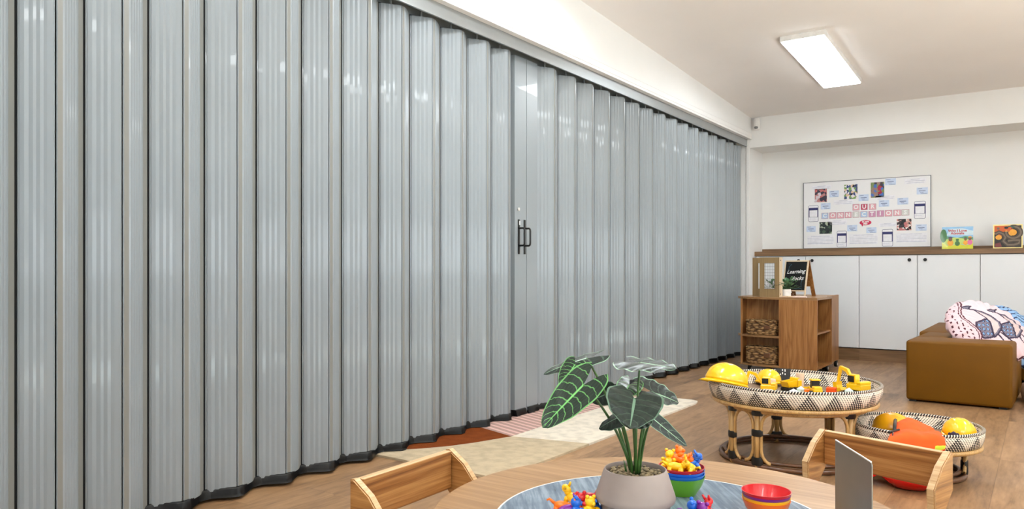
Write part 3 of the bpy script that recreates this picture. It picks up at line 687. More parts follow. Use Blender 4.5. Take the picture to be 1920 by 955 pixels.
obj('shelf', B(.019, wS-.008, .021, .599, SZ0, SZ0+.02), 'cabinet_oak', t); obj('shelf', B(.019, wS-.012, .021, .599, .395, .412), 'oak_y', t)
xl = onY(1396, 600, 7.6).x-xa
obj('end_panel', B(xl, xl+.02, .10, .62, SZ0, SZ1-.022), 'cabinet_oak', t)
obj('rear_panel', B(xl+.021, -.001, .22, .24, SZ0, SZ1-.022), 'cabinet_oak', t)
def quarter(z0, z1, grow=0, full=False):
    # rounded shelf end: bulges left and towards the camera
    xl2 = xl-.055-grow
    if full: pts = [(wS, .0), (wS, .62), (xl2, .62)]
    else: pts = [(-.001, 0), (-.001, .219), (xl2+.0, .219)]
    n = 14; a0 = (xl2, .20)
    arcp = [(xl2*cos(radians(90*k/n)), .0+.20*(1-sin(radians(90*k/n)))**1 - .0) for k in range(n+1)]
    pts += [(x, y, ) for x, y in arcp]
    return prism(bmesh.new(), [(x, y-.002*(0), 0) for x, y in pts], (0, 0, 1), z0, z1)
obj('top', quarter(SZ1-.022, SZ1, 0, True), 'oak_top', t)
obj('rounded_shelf', quarter(.352, .372), 'oak_top', t); obj('rounded_shelf', quarter(SZ0, SZ0+.02), 'oak_top', t)
for x, y in ((wS-.04, .07), (wS-.04, .56), (.05, .56), (xl+.08, .14)): caster(t, x, y)
t2 = thing('rolling_shelf', 'oak shelf unit on castors behind the rounded one, its plain side facing out', 'shelf', (xa, 8.01, 0)); 
x2 = onY(1573, 600, 8.46).x-xa
obj('side_panel', B(x2-.02, x2, 0, .44, SZ0+.0, SZ1+.004, bev=.002), 'cabinet_oak', t2); obj('side_panel', B(xl, xl+.02, 0, .44, SZ0, SZ1), 'cabinet_oak', t2)
obj('back_panel', B(xl+.02, x2-.021, 0.001, .018, SZ0, SZ1-.02), 'cabinet_oak', t2)
obj('top', B(xl, x2-.021, 0.0, .44, SZ1-.02, SZ1), 'oak_top', t2); obj('shelf', B(xl+.021, x2-.021, .019, .43, .38, .40), 'oak_top', t2); obj('shelf', B(xl+.021, x2-.021, .019, .43, SZ0, SZ0+.02), 'oak_top', t2)
for x, y in ((x2-.01, .36), (x2-.06, .05), (xl+.05, .36)): caster(t2, x, y)
def seabasket(loc, rx, ry, h, label):
    t = thing('woven_basket', label, 'basket', loc, group='seagrass baskets on the oak shelf')
    prof = [(0, 0), (.9, 0), (.97, .08), (1, .5), (.98, .93), (1.0, 1.0), (.93, 1.0), (.91, .5), (.88, .1), (0, .1)]
    bm = bmesh.new()
    lathe(bm, [(r, z*h) for r, z in prof], 48)
    for v_ in bm.verts:      # rounded rectangle plan
        a = atan2(v_.co.y, v_.co.x); r = sqrt(v_.co.x**2+v_.co.y**2)
        k = 1/(abs(cos(a))**3.5+abs(sin(a))**3.5)**(1/3.5); j = 1+noise.noise(v_.co*30)*.02
        v_.co.x, v_.co.y = cos(a)*r*k*rx*j, sin(a)*r*k*ry*j
    obj('body', bm, 'seagrass', t, True)
    bm = bmesh.new(); ring = []
    for k_ in range(64):
        a = 2*pi*k_/64; k = 1/(abs(cos(a))**3.5+abs(sin(a))**3.5)**(1/3.5); ring.append((cos(a)*k*rx*.965, sin(a)*k*ry*.965, h+.004*sin(k_*2.4)))
    tube(bm, ring, .009, 6, True); obj('rim', bm, 'seagrass', t, True)
    bm = bmesh.new(); box(bm, rx*.25, rx*.62, -ry-.008, -ry*.9, h*.42, h*.7, bev=.004); o = obj('hole_shade_patch', bm, 'bamboo_dark', t); o['label'] = 'dark patch for the shade in the handle opening'  # solid dark block painted as the shaded hole
    return t
xm = xa+(xl+.01)/2
seabasket((xm+.012, 7.49, .3735), .155, .10, .135, 'tan woven seagrass basket on the upper rounded shelf')
seabasket((xm+.012, 7.49, SZ0+.0215), .155, .10, .16, 'darker woven seagrass basket on the bottom rounded shelf')
seabasket((xa+.18, 7.53, SZ0+.0215), .12, .09, .19, 'tall seagrass basket inside the open right side of the shelf')

# things on the shelf top
yf = 7.44
p0 = onY(1424, 566, yf); p1 = onY(1464, 566, yf); w_ = p1.x-p0.x
t = thing('mesh_window_box', 'brown wooden display frame with wire mesh window, standing on the shelf', 'display box', (p0.x, yf, SZ1+.0005))
def framed(x0, x1, y0, y1, h, wx0, wx1, wz0, wz1):
    bm = bmesh.new(); box(bm, x0, wx0, y0, y1, 0, h); box(bm, wx1, x1, y0, y1, 0, h); box(bm, wx0, wx1, y0, y1, 0, wz0); box(bm, wx0, wx1, y0, y1, wz1, h); return bm
hF = .385
obj('front_frame', framed(0, w_*.93, 0, .014, hF, w_*.22, w_*.73, .075, hF-.055), 'mdf', t)
obj('rear_frame', framed(-.115, w_*.80, .15, .164, hF, -.115+w_*.27, w_*.5, .075, hF-.055), 'mdf', t)
o = obj('side_panel', B(w_*.93, w_+.003, 0, .05, 0, hF), 'light_ply', t)
bm = bmesh.new()
for q in (.03, hF-.03): cyl(bm, (w_*.99, -.001, q), .0045, .004, 'Y', 10)
obj('screw', bm, 'black_plastic', t)
bm = bmesh.new(); n = 6
for i in range(n): x = w_*(.22+.51*(i+.5)/n); tube(bm, [(x, .016, .07), (x, .016, hF-.05)], .0013, 5)
for i in range(9): z = .085+i*.03; tube(bm, [(w_*.21, .018, z), (w_*.74, .018, z)], .0013, 5)
obj('wire_mesh', bm, 'grey_metal', t)

def potted(loc, r, h, label, lr, n, seed, leafc='leaf_small'):
    t = thing('potted_plant', label, 'plant', loc)
    bm = bmesh.new(); lathe(bm, [(0, 0), (r*.85, 0), (r, .006), (r, h), (r*.9, h), (r*.88, h*.8), (0, h*.8)], 24); obj('pot', bm, 'white_plastic', t, 'auto')
    rnd = random.Random(seed); bm = bmesh.new()
    for i in range(n):
        a = rnd.uniform(0, 2*pi); e = rnd.uniform(.2, 1.2); L = lr*rnd.uniform(.6, 1)
        d = Vector((cos(a)*cos(e), sin(a)*cos(e), sin(e))); p = Vector((0, 0, h*.85))+d*L; q = d.cross(Vector((0, 0, 1))).normalized()
        tube(bm, [(0, 0, h*.8), p*.5+Vector((0, 0, h*.45)), p], .0012, 4, mi=1)
        tip = p+d*L*.35; mid = p+d*L*.15+q.cross(d)*.004
        vs = [bm.verts.new(c) for c in (p, mid+q*L*.2, tip, mid-q*L*.2)]; bm.faces.new(vs); vs = [bm.verts.new(c+Vector((0, 0, -.001))) for c in (p, mid-q*L*.2, tip, mid+q*L*.2)]; bm.faces.new(vs)
    obj('foliage', bm, ['leaf_small', 'stem_green'], t)
    return t
plain('leaf_small', (64, 110, 70), .5, var=.35, nscale=50)
c = onZ(1474, 552, SZ1); c = onY(1474, 552, 7.56)
potted((c.x, 7.56, SZ1+.0005), .044, .075, 'small green artificial plant in a white square pot before the chalkboard', .12, 46, 3)
c = onY(1448, 552, 7.80); potted((c.x-.01, 7.84, SZ1+.0005), .036, .08, 'small potted succulent seen through the wire mesh window', .10, 26, 5)
# easel chalkboard
ctr = onY(1485, 554, 7.75)
t = thing('chalkboard_easel', 'small A-frame chalkboard with white handwriting standing on the oak shelf', 'chalkboard', (ctr.x, 7.80, SZ1+.0005), (0, 0, radians(-14)))
lean = radians(12); hB = .365; wB = .25
M = Matrix.Rotation(-lean, 4, 'X')
bm = bmesh.new(); box(bm, -wB/2, -wB/2+.012, -.008, .006, 0, hB); box(bm, wB/2-.012, wB/2, -.008, .006, 0, hB); box(bm, -wB/2+.012, wB/2-.012, -.008, .006, .05, .06); box(bm, -wB/2+.012, wB/2-.012, -.008, .006, hB-.012, hB)
obj('frame', place(bm, M), 'light_ply', t)
bm = B(-wB/2+.012, wB/2-.012, -.004, .003, .06, hB-.012); plain('chalk_black', (10, 12, 14), .5, var=.3); plain('chalk_blue', (70, 110, 130), .7); obj('slate', place(bm, M), 'chalk_black', t)
for txt, z, x in (('Learning', .25, 0), ('Blocks', .18, .015)):
    bm = text_bm(txt, .056, shear=.35, extrude=.0003, bold=.0007); place(bm, M @ Matrix.Translation((x, -.0045, z)) @ Matrix.Rotation(pi/2, 4, 'X') @ Matrix.Rotation(radians(3), 4, 'Z')); obj('writing', bm, 'bright_white', t)
bm = bmesh.new()
for pts in ([(-.085, .33), (-.05, .325), (-.075, .3), (-.08, .25)], [(.08, .17), (.068, .13), (.075, .09)], [(-.04, .08), (.02, .075), (.07, .08), (.085, .07)]):
    tube(bm, [(x, -.0055, z) for x, z in pts], .0018, 5)
obj('chalk_border', place(bm, M), 'chalk_blue', t)
bm = bmesh.new(); yT = sin(lean)*hB; zT = cos(lean)*hB; yR = yT*2+.045
pR = lambda x, k: Vector((x, yT+.012+(yR-yT)*k, zT*(1-k)))
n_ = Vector((0, zT, yR-yT)).normalized()
box(bm, -wB/2, wB/2, -.004, .004, .10, hB); box(bm, -wB/2, -wB/2+.04, -.004, .004, 0, .10); box(bm, wB/2-.04, wB/2, -.004, .004, 0, .10)
a2 = math.atan2(yR-yT, zT); sc_ = (zT/cos(a2))/hB
place(bm, Matrix.Translation((0, yT+.014+(yR-yT), 0)) @ Matrix.Rotation(a2, 4, 'X') @ Matrix.Diagonal((1, 1, sc_, 1)))
obj('rear_leg', bm, 'oak_z', t)
# bits beside it
c = onY(1486, 551, 7.66); o = obj('wooden_cup', lathe(bmesh.new(), [(0, 0), (.015, 0), (.012, .016), (.017, .036), (.013, .036), (.0, .012)], 20), 'bamboo_dark', smooth='auto', loc=(c.x, 7.66, SZ1+.0005)); tag(o, 'tiny brown wooden cup between the white plant pot and the chalkboard', 'cup')
z = SZ1+.0005
for i, (u, dy, w_, d_, m, l) in enumerate(((1488, 7.49, .21, .08, 'light_ply', 'thin pale wooden board lying in front of the chalkboard'), (1500, 7.425, .12, .035, 'pale_pink', 'thin pink booklet at the front edge of the shelf top'))):
    c = onY(u, 560, dy); o = obj('board' if i == 0 else 'booklet', B(-w_/2, w_/2, -d_/2, d_/2, 0, .011, bev=.002), m, loc=(c.x, dy, z), rot=(0, 0, radians(3-6*i))); tag(o, l, 'board' if i == 0 else 'booklet')

# ================================================================== SOFA AND CUSHIONS
def cushy(x0, x1, y0, y1, z0, z1, r=.022):
    bm = bmesh.new(); box(bm, x0, x1, y0, y1, z0, z1, bev=r)
    for f in bm.faces: f.smooth = True
    return bm
t = thing('sofa', 'tan leather-look low sofa section with square arm, nearest to the camera', 'sofa', (-.86, 6.48, 0), (0, 0, radians(-2)))
obj('arm', cushy(0, .685, 0, .44, .012, .468), 'leather_tan', t); obj('backrest', cushy(0, .22, .443, 1.0, .012, .468), 'leather_tan', t); obj('seat', cushy(.223, .685, .443, 1.0, .012, .30), 'leather_tan', t)
for q in ((.02, .02), (.6, .02), (.6, .9), (.02, .9)): obj('glide', B(q[0], q[0]+.05, q[1], q[1]+.05, 0, .014), 'black_plastic', t)
t = thing('sofa', 'second tan sofa section further back against the white cupboards', 'sofa', (-.89, 7.5, 0))
obj('backrest', cushy(0, .22, 0.0, 1.4, .012, .468), 'leather_tan', t); obj('seat', cushy(.223, 1.9, .45, 1.4, .04, .30), 'leather_tan', t)
for q in ((.05, .05), (1.8, .5), (1.8, 1.3), (.3, .5), (.05, 1.3)): obj('leg', B(q[0], q[0]+.05, q[1], q[1]+.05, 0, .042), 'black_plastic', t)

def inpoly(p, poly):
    x, y = p; c = False; j = len(poly)-1
    for i in range(len(poly)):
        xi, yi = poly[i]; xj, yj = poly[j]
        if (yi > y) != (yj > y) and x < (xj-xi)*(y-yi)/(yj-yi)+xi: c = not c
        j = i
    return c
def dseg(p, a, b):
    ax, ay = a; bx, by = b; dx, dy = bx-ax, by-ay; t = max(0, min(1, ((p[0]-ax)*dx+(p[1]-ay)*dy)/((dx*dx+dy*dy) or 1)))
    return sqrt((p[0]-ax-dx*t)**2+(p[1]-ay-dy*t)**2)
def dline(p, pl): return min(dseg(p, pl[i], pl[i+1]) for i in range(len(pl)-1))
def cushion(name, label, loc, M3, R, T, paint, mats):
    "round cushion: disc of radius R in local XY, thickness T along Z, wrinkled seam; paint(x,y in units of R) -> material index"
    bm = bmesh.new(); nr, na = 70, 200; top = []; bot = []
    for side in (1, -1):
        rings = []
        for i in range(nr+1):
            r = sin(pi/2*i/nr); ring = []
            for k in range(na):
                a = 2*pi*k/na; h = T*sqrt(max(0, 1-r**2.6))
                wr = .012*R/.33*(r**3)*sin(a*23+2*sin(a*5))+.006*noise.noise(Vector((r*3*cos(a), r*3*sin(a), side)))
                if i == nr: h = 0; wr = 0
                ring.append((r*R*(1+.004*sin(a*23))*cos(a), r*R*(1+.004*sin(a*23))*sin(a), side*(h+wr*(1 if i < nr else 0)), r*cos(a), r*sin(a)))
            rings.append(ring)
        vs = [[bm.verts.new(p[:3]) for p in ring] for ring in rings[1:]]; c0 = bm.verts.new((0, 0, side*T))
        for k in range(na): f = bm.faces.new((c0, vs[0][k], vs[0][(k+1) % na])); f.smooth = True
        for i in range(len(vs)-1):
            for k in range(na):
                f = bm.faces.new((vs[i][k], vs[i+1][k], vs[i+1][(k+1) % na], vs[i][(k+1) % na])); f.smooth = True
                A = rings[i+1][k]; Bq = rings[i+2][(k+1) % na]; f.material_index = paint((A[3]+Bq[3])/2, (A[4]+Bq[4])/2, side)
    bmesh.ops.remove_doubles(bm, verts=bm.verts, dist=.0004)
    o = obj(name, bm, mats, loc=loc); o.rotation_euler = M3.to_euler(); tag(o, label, 'cushion', 'round cushions on the sofa'); return o
def bird(p, ox, oy, s):
    x, y = (p[0]-ox)/s, (p[1]-oy)/s
    body = [(-.52, -.1), (-.35, .28), (0, .42), (.22, .52), (.3, .35), (.22, -.05), (.1, -.55), (-.35, -.62), (-.5, -.4)]
    neck = [(-.5, 1.22), (-.2, 1.12), (.2, 1.0), (.55, .72), (.78, .35), (.72, 0), (.4, -.35), (.15, -.55)]
    inner = [(-.15, 1.12), (.1, .75), (.25, .55)]
    head = [(-.62, 1.3), (-.45, 1.38), (-.2, 1.36), (-.05, 1.4), (-.2, 1.28), (-.3, 1.16), (-.5, 1.2)]
    fill = neck+[(.3, .35), (.26, .55), (.12, .75), (-.15, 1.08), (-.45, 1.18)]
    leg1 = [(.35, -.35), (.55, -.95)]; leg2 = [(.55, -.3), (.95, -.85)]
    if abs(x) > 1.2 or y > 1.5 or y < -1.2: return None
    P_ = (x, y)
    if dline(P_, body+[body[0]]) < .045: return 4
    if inpoly(P_, body):
        gx, gy = (x*5.2+.5*(int((y+2)*4) % 2)) % 1-.5, (y*4) % 1-.5
        d = sqrt(gx*gx*1.4+gy*gy); return 5 if d < .27 else (4 if d < .38 else 2)
    if dline(P_, head+[head[0]]) < .035: return 4
    if inpoly(P_, head): return 2
    if dline(P_, neck) < .035 or dline(P_, inner) < .03: return 4
    if dline(P_, neck) < .14 and inpoly(P_, fill): return 3 if dline(P_, neck) > .1 else 2
    if inpoly(P_, fill): return 3
    if dline(P_, leg1) < .04 or dline(P_, leg2) < .04: return 4
    return None
def paint_pink(x, y, side):
    if side < 0: return 0
    xe = -.50-.10*sin(y*5.5)
    if x < xe:
        d = xe-x
        if d < .035 or .065 < d < .09: return 1
        if d > .16:
            gx, gy = (x*9) % 1-.5, (y*8+.5*(int((x+2)*9) % 2)) % 1-.5
            return 1 if gx*gx*3+gy*gy < .09 else 0
        return 0
    if x*x+y*y > .955: return 1
    for b_ in ((-.2, -.12, .55), (.40, -.14, .48)):
        r = bird((x, y), *b_)
        if r is not None: return r
    return 0
def basis(normal, upv):
    n = Vector(normal).normalized(); x = Vector(upv).cross(n).normalized(); y = n.cross(x); M = Matrix((x, y, n)).transposed(); return M
Fd = F
cp = at(1850, 621, 6.10)
cushion('round_cushion', 'large round pink cushion printed with two grey emus, lying on the sofa', cp, basis((-Fd)*.70+Vector((-.0, 0, .70))+Rv*.06, (0.05, 0, 1)), .318, .09, paint_pink, ['cushion_pink', 'cushion_maroon', 'bird_grey', 'bird_light', 'bird_line', 'bird_spot'])
def paint_blue(x, y, side):
    r = sqrt(x*x+y*y); a = atan2(y, x)
    if (r*7+.25*sin(a*9)) % 1 < .28 and r > .3: return 1
    return 0
cp = at(1902, 632, 6.40)
cushion('round_cushion', 'round blue cushion with navy line pattern behind the pink emu cushion', cp, basis((-Fd)*.75+Vector((0, 0, .6))+Rv*.3, (0, 0, 1)), .31, .09, paint_blue, ['cushion_blue', 'cushion_navy'])
bm = bmesh.new(); lathe(bm, [(0, 0), (.25, 0), (.29, .02), (.3, .07), (.29, .13), (.25, .155), (0, .16)], 48)
o = obj('floor_pouf', bm, 'pouf_beige', smooth=True, loc=(onZ(1913, 752, .0).x+.3, onZ(1913, 752, 0).y+.02, 0)); tag(o, 'beige rounded floor pouf at the right edge beside the sofa', 'pouf')

# ================================================================== RUG
rx0, rx1 = -3.05, -2.125
bm = bmesh.new(); V0 = (-2.59, 3.68); zt = .0125
curve = [(-2.59, 3.68), (-2.62, 3.58), (-2.67, 3.42), (-2.735, 3.27), (-2.82, 3.14), (-2.93, 3.02), (rx0, 2.95)]
far = [(-2.155, 5.40), (-2.135, 5.33)]
regions = [('rust', 0, curve+[(rx0, 3.83)]),
           ('beige', 1, [(rx0, 2.90)]+curve[::-1]+[(-2.12, 3.78), (-2.12, 2.98), (-2.135, 2.925), (-2.19, 2.90)]),
           ('cream', 2, [V0, (-2.60, 4.2), (-2.62, 5.40), (-2.5, 5.46), (-2.30, 5.52), (-2.20, 5.525), (-2.14, 5.49), (-2.12, 5.40), (-2.12, 3.78)]),
           ('pink', 3, [V0, (rx0, 3.83), (rx0, 5.36), (-2.62, 5.40), (-2.60, 4.2)])]
for nme, mi, pts in regions: prism(bm, [(x, y, 0) for x, y in pts], (0, 0, 1), .0005, zt-(.001 if mi == 0 else 0), mi)
o = obj('rug', bm, ['rug_rust', 'rug_beige', 'rug_cream', 'rug_pink']); tag(o, 'patchwork rug of rust, beige, cream and ribbed pink at the foot of the folding door', 'rug')

# ================================================================== RATTAN TABLES
def rattan(name, label, C, R, zr, zb, angs, ntri, rl, leg_r=.011, loops=True):
    t = thing(name, label, 'table', (C[0], C[1], 0))
    # woven tray
    bm = bmesh.new(); uv = bm.loops.layers.uv.new('UVMap'); seg = ntri*12; h = zr-zb
    prof_o = [(R*.955, zb, 0), (R*.985, zb+h*.35, .35), (R, zb+h*.7, .7), (R, zr, 1)]; prof_i = [(R-.012, zr, 1), (R-.014, zb+h*.5, .5), (R*.945-.012, zb+.012, .1)]
    prof = prof_o+prof_i
    rings = [[bm.verts.new((r*cos(2*pi*i/seg), r*sin(2*pi*i/seg), z)) for i in range(seg)] for r, z, _ in prof]
    for a in range(len(prof)-1):
        for i in range(seg):
            j = (i+1) % seg; f = bm.faces.new((rings[a][i], rings[a][j], rings[a+1][j], rings[a+1][i])); f.smooth = True
            for lo, (ii, kk) in zip(f.loops, ((i, a), (i+1, a), (i+1, a+1), (i, a+1))): lo[uv].uv = (ii/12, prof[kk][2])
    f = bm.faces.new(rings[0][::-1]); f2 = bm.faces.new(rings[-1])
    for g in (f, f2):
        for lo in g.loops: lo[uv].uv = (lo.vert.co.x*9, .12+.001*lo.vert.co.y)
        g.material_index = 1
    tray = obj('tray', bm, ['basket_weave', 'tray_base'], t)
    bm = bmesh.new(); uv = bm.loops.layers.uv.new('UVMap'); n = ntri*9
    tube(bm, [((R-.006)*cos(2*pi*i/n), (R-.006)*sin(2*pi*i/n), zr+.003) for i in range(n)], .0085, 8, True, uv=uv); obj('rim', bm, 'rim_wrap', tray)
    # support rings
    bm = bmesh.new(); n = 64
    for rr_, z_ in ((R*.945, zb-.012), (rl, zb-.034)): tube(bm, [(rr_*cos(2*pi*i/n), rr_*sin(2*pi*i/n), z_) for i in range(n)], .0115, 8, True)
    obj('top_ring', bm, 'bamboo', t, True)
    bm = bmesh.new(); tube(bm, [(rl*cos(2*pi*i/n), rl*sin(2*pi*i/n), .014) for i in range(n)], .013, 8, True); tube(bm, [((rl-.02)*cos(2*pi*i/n), (rl-.02)*sin(2*pi*i/n), .036) for i in range(n)], .010, 8, True)
    obj('bottom_ring', bm, 'bamboo_dark', t, True)
    for k, adeg in enumerate(angs):
        a = radians(adeg); d = Vector((cos(a), sin(a), 0)); s_ = Vector((-sin(a), cos(a), 0)); bm = bmesh.new(); top = zb-.03
        P0 = d*rl; hh = min(.075, (zb-.05)*.3)
        tube(bm, [P0+d*.0+Vector((0, 0, .0)), P0+Vector((0, 0, top))], leg_r*1.25, 10)
        for sg in (-1, 1):
            def on(ang_off, z, dr=0): aa = a+sg*ang_off; return Vector((cos(aa)*(rl+dr), sin(aa)*(rl+dr), z))
            w0 = (leg_r*2)/rl
            pts = [on(w0+.13, .034)]+[q for q in arc(on(w0+.13, .034), on(w0+.02, .042), on(w0, .045+hh*.7), 6)]+[on(w0, .1+hh*.5)]+[q for q in arc(on(w0, top-hh), on(w0+.02, top-.004), on(w0+.22, top-.003), 6)]
            tube(bm, pts, leg_r*.78, 8)
        lg = obj('leg', bm, 'bamboo', t, True)
        for zc, hh_ in ((.04, .02), (top*.62 if k % 2 else top*.5, .017), (top-.005, .02)):
            b = bmesh.new(); lathe(b, [(0, -hh_), (leg_r*2.3, -hh_), (leg_r*2.5, -hh_*.6), (leg_r*2.5, hh_*.6), (leg_r*2.3, hh_), (0, hh_)], 12)
            M = Matrix.Translation(P0+Vector((0, 0, zc))) @ Matrix.Rotation(a, 4, 'Z') @ Matrix.Diagonal((.62, 1.15, 1, 1)); place(b, M)
            obj('binding', b, 'black_plastic', lg, 'auto')
    return t
plain('tray_base', (120, 96, 74), .6, var=.3, nscale=60)
C1 = Vector((-1.10, 4.18)); R1 = .438; Z1 = .405
rattan('rattan_table', 'large round rattan table with black and cream woven tray full of construction toys', C1, R1, Z1, .325, (232, 258, 332, 72, 118), 22, .368)
C2 = Vector((-.513, 4.20)); R2 = .292; Z2 = .238
rattan('rattan_table', 'smaller low rattan table with woven tray holding safety vests and helmets', C2, R2, Z2, .17, (10, 100, 190, 280), 15, .207)

def hardhat(name, label, loc, rot, L, m, group=None, edge=None, badge=False):
    t = thing(name, label, 'helmet', loc, rot, group)
    bm = bmesh.new(); na, nr = 48, 14; a_, b_, h_ = L*.42, L*.36, L*.36; rings = []
    for i in range(nr+1):
        e = pi/2*i/nr; ring = []
        for k in range(na):
            th = 2*pi*k/na; x, y, z = a_*cos(e)*cos(th), b_*cos(e)*sin(th), h_*sin(e)
            rd = 0
            for off in (-.36, 0, .36):
                dd = abs(y/b_-off*1.0); rd = max(rd, max(0, 1-(dd/.11)**2)*.022) if abs(x) < a_*.86 and z > h_*.25 else rd
            sc = 1+rd*1.6; ring.append(bm.verts.new((x*sc, y*sc, z*sc)) if i < nr else None)
        rings.append(ring)
    tp = bm.verts.new((0, 0, h_*1.03))
    for i in range(nr-1):
        for k in range(na): bm.faces.new((rings[i][k], rings[i][(k+1) % na], rings[i+1][(k+1) % na], rings[i+1][k])).smooth = True
    for k in range(na): bm.faces.new((rings[nr-1][k], rings[nr-1][(k+1) % na], tp)).smooth = True
    inn = [bm.verts.new(v_.co*.96) for v_ in rings[0]]
    for k in range(na): bm.faces.new((rings[0][k], inn[k], inn[(k+1) % na], rings[0][(k+1) % na]))
    bm.normal_update(); sh = obj('shell', bm, m, t)
    bm = bmesh.new(); o1 = []; o2 = []; o3 = []
    for k in range(na):
        th = 2*pi*k/na; ext = L*(.04+.10*max(0, cos(th))**2)
        o1.append(bm.verts.new((a_*cos(th), b_*sin(th), .002))); o2.append(bm.verts.new(((a_+ext)*cos(th), (b_+ext*.6)*sin(th), -.012-.25*ext))); o3.append(bm.verts.new((a_*.97*cos(th), b_*.97*sin(th), -.006)))
    for k in range(na):
        j = (k+1) % na
        bm.faces.new((o1[k], o2[k], o2[j], o1[j])).smooth = True; bm.faces.new((o2[k], o3[k], o3[j], o2[j])).smooth = True; bm.faces.new((o3[k], o1[k], o1[j], o3[j]))
    obj('brim', bm, edge or m, t)
    if badge:
        bm = bmesh.new(); place(lathe(bm, [(0, .004), (.016, .003), (.018, 0), (0, 0)], 16), Matrix.Translation((a_*.93, 0, h_*.42)) @ Matrix.Rotation(radians(62), 4, 'Y')); o = obj('badge', bm, 'bird_line', t)
    return t
# helmets in the big tray
ztr = .34
hardhat('toy_helmet', 'yellow toy hard hat tipped over the left rim of the large rattan tray', at(1362, 716, 4.02), (radians(8), radians(-12), radians(214)), .27, 'hat_yellow', 'yellow toy helmets')
hardhat('toy_helmet', 'yellow toy hard hat at the back rim of the large rattan tray', (C1.x-.195, C1.y+.245, ztr+.028), (0, 0, radians(150)), .175, 'hat_yellow', 'yellow toy helmets')
t = thing('small_sign', 'small black sign card with white marks behind the large rattan tray rim', 'sign', (C1.x-.135, C1.y+.33, ztr+.001), (radians(-12), 0, radians(20)))
obj('card', B(-.038, .038, -.002, .002, 0, .088, bev=.001), 'toy_black', t)
bm = bmesh.new(); [box(bm, x, x+.005, -.0028, -.002, z_, z_+h__) for x, z_, h__ in ((-.02, .05, .008), (-.008, .055, .012), (-.008, .075, .008), (.006, .05, .01), (.006, .07, .014))]; obj('marks', bm, 'bright_white', t)

# construction toys
def wheel(bm, c, r, w, mi): cyl(bm, c, r, w, 'Y', 16, mi)
def excavator(loc, rz, s, label):
    t = thing('toy_excavator', label, 'toy', loc, (0, 0, rz), 'yellow construction toys', s)
    bm = bmesh.new()
    for sy in (-1, 1):
        prism(bm, [(x, sy*.03-.01, z) for x, z in [(-.05, .012), (-.04, 0), (.04, 0), (.05, .012), (.05, .02), (.04, .03), (-.04, .03), (-.05, .02)]], (0, 1, 0), 0, .02)
    obj('track', bm, 'toy_black', t)
    bm = bmesh.new(); box(bm, -.045, .035, -.034, .034, .034, .062, bev=.005); box(bm, -.045, -.02, -.034, .034, .06, .075, bev=.004); obj('body', bm, 'toy_yellow', t)
    bm = B(-.015, .025, .002, .032, .06, .105, bev=.004); cab = obj('cab', bm, 'toy_yellow', t); obj('window', B(-.008, .0262, .0006, .0334, .07, .098), 'toy_black', cab)
    bm = bmesh.new()
    prism(bm, [(x, -.024, z) for x, z in [(.02, .05), (.03, .046), (.075, .105), (.11, .118), (.108, .13), (.068, .12)]], (0, 1, 0), 0, .014)
    prism(bm, [(x, -.022, z) for x, z in [(.1, .128), (.115, .125), (.13, .05), (.12, .048)]], (0, 1, 0), 0, .010)
    ar = obj('arm', bm, 'toy_yellow', t)
    bm = bmesh.new(); prism(bm, [(x, -.034, z) for x, z in [(.118, .055), (.14, .05), (.135, .025), (.112, .008), (.09, .018), (.098, .03), (.112, .026), (.118, .04)]], (0, 1, 0), 0, .036); obj('bucket', bm, 'toy_yellow', ar)
def loader(loc, rz, s, label, tip=0):
    t = thing('toy_digger', label, 'toy', loc, (tip, 0, rz), 'yellow construction toys', s)
    bm = bmesh.new(); [wheel(bm, (x, y, .018), .018, .016, 0) for x in (-.035, .03) for y in (-.03, .03)]; obj('wheel', bm, 'toy_black', t, 'auto')
    bm = bmesh.new(); box(bm, -.055, .035, -.024, .024, .018, .045, bev=.005); box(bm, -.055, -.015, -.022, .022, .04, .058, bev=.005); obj('body', bm, 'toy_yellow', t)
    bm = B(-.018, .018, -.02, .02, .045, .085, bev=.003); cab = obj('cab', bm, 'toy_black', t); obj('roof', B(-.022, .022, -.024, .024, .085, .092, bev=.002), 'toy_yellow', cab)
    bm = bmesh.new(); [prism(bm, [(x, y, z) for x, z in [(.02, .045), (.03, .05), (.075, .026), (.07, .018)]], (0, 1, 0), 0, .006) for y in (-.024, .018)]; ar = obj('arm', bm, 'toy_yellow', t)
    bm = bmesh.new(); prism(bm, [(x, -.038, z) for x, z in [(.07, .04), (.076, .04), (.076, .01), (.1, .006), (.1, .0), (.07, .0)]], (0, 1, 0), 0, .076); obj('bucket', bm, 'toy_yellow', ar)
def truck(loc, rz, s, label, bedc='toy_yellow', tip=0):
    t = thing('toy_truck', label, 'toy', loc, (tip, 0, rz), 'yellow construction toys', s)
    bm = bmesh.new(); [wheel(bm, (x, y, .016), .016, .014, 0) for x in (-.04, -.008, .036) for y in (-.026, .026)]; obj('wheel', bm, 'toy_black', t, 'auto')
    obj('chassis', B(-.055, .05, -.02, .02, .016, .026), 'toy_black', t)
    cab = obj('cab', B(.022, .054, -.024, .024, .024, .066, bev=.004), 'toy_yellow', t); obj('windscreen', B(.03, .0556, -.019, .019, .044, .061), 'toy_black', cab)
    bm = bmesh.new(); prism(bm, [(x, -.028, z) for x, z in [(-.064, .062), (-.05, .03), (.014, .03), (.018, .075), (.03, .078), (.03, .082), (.012, .08), (.008, .036), (-.044, .036), (-.058, .062)]], (0, 1, 0), 0, .056); [prism(bm, [(x, y, z) for x, z in [(-.064, .062), (-.05, .03), (.014, .03), (.018, .07)]], (0, 1, 0), 0, .004) for y in (-.028, .024)]
    obj('tipper_bed', bm, bedc, t)
zt_ = .3375
def tr(u, v, dz=0): p = onZ(u, v, zt_); return (p.x, p.y, zt_+dz)
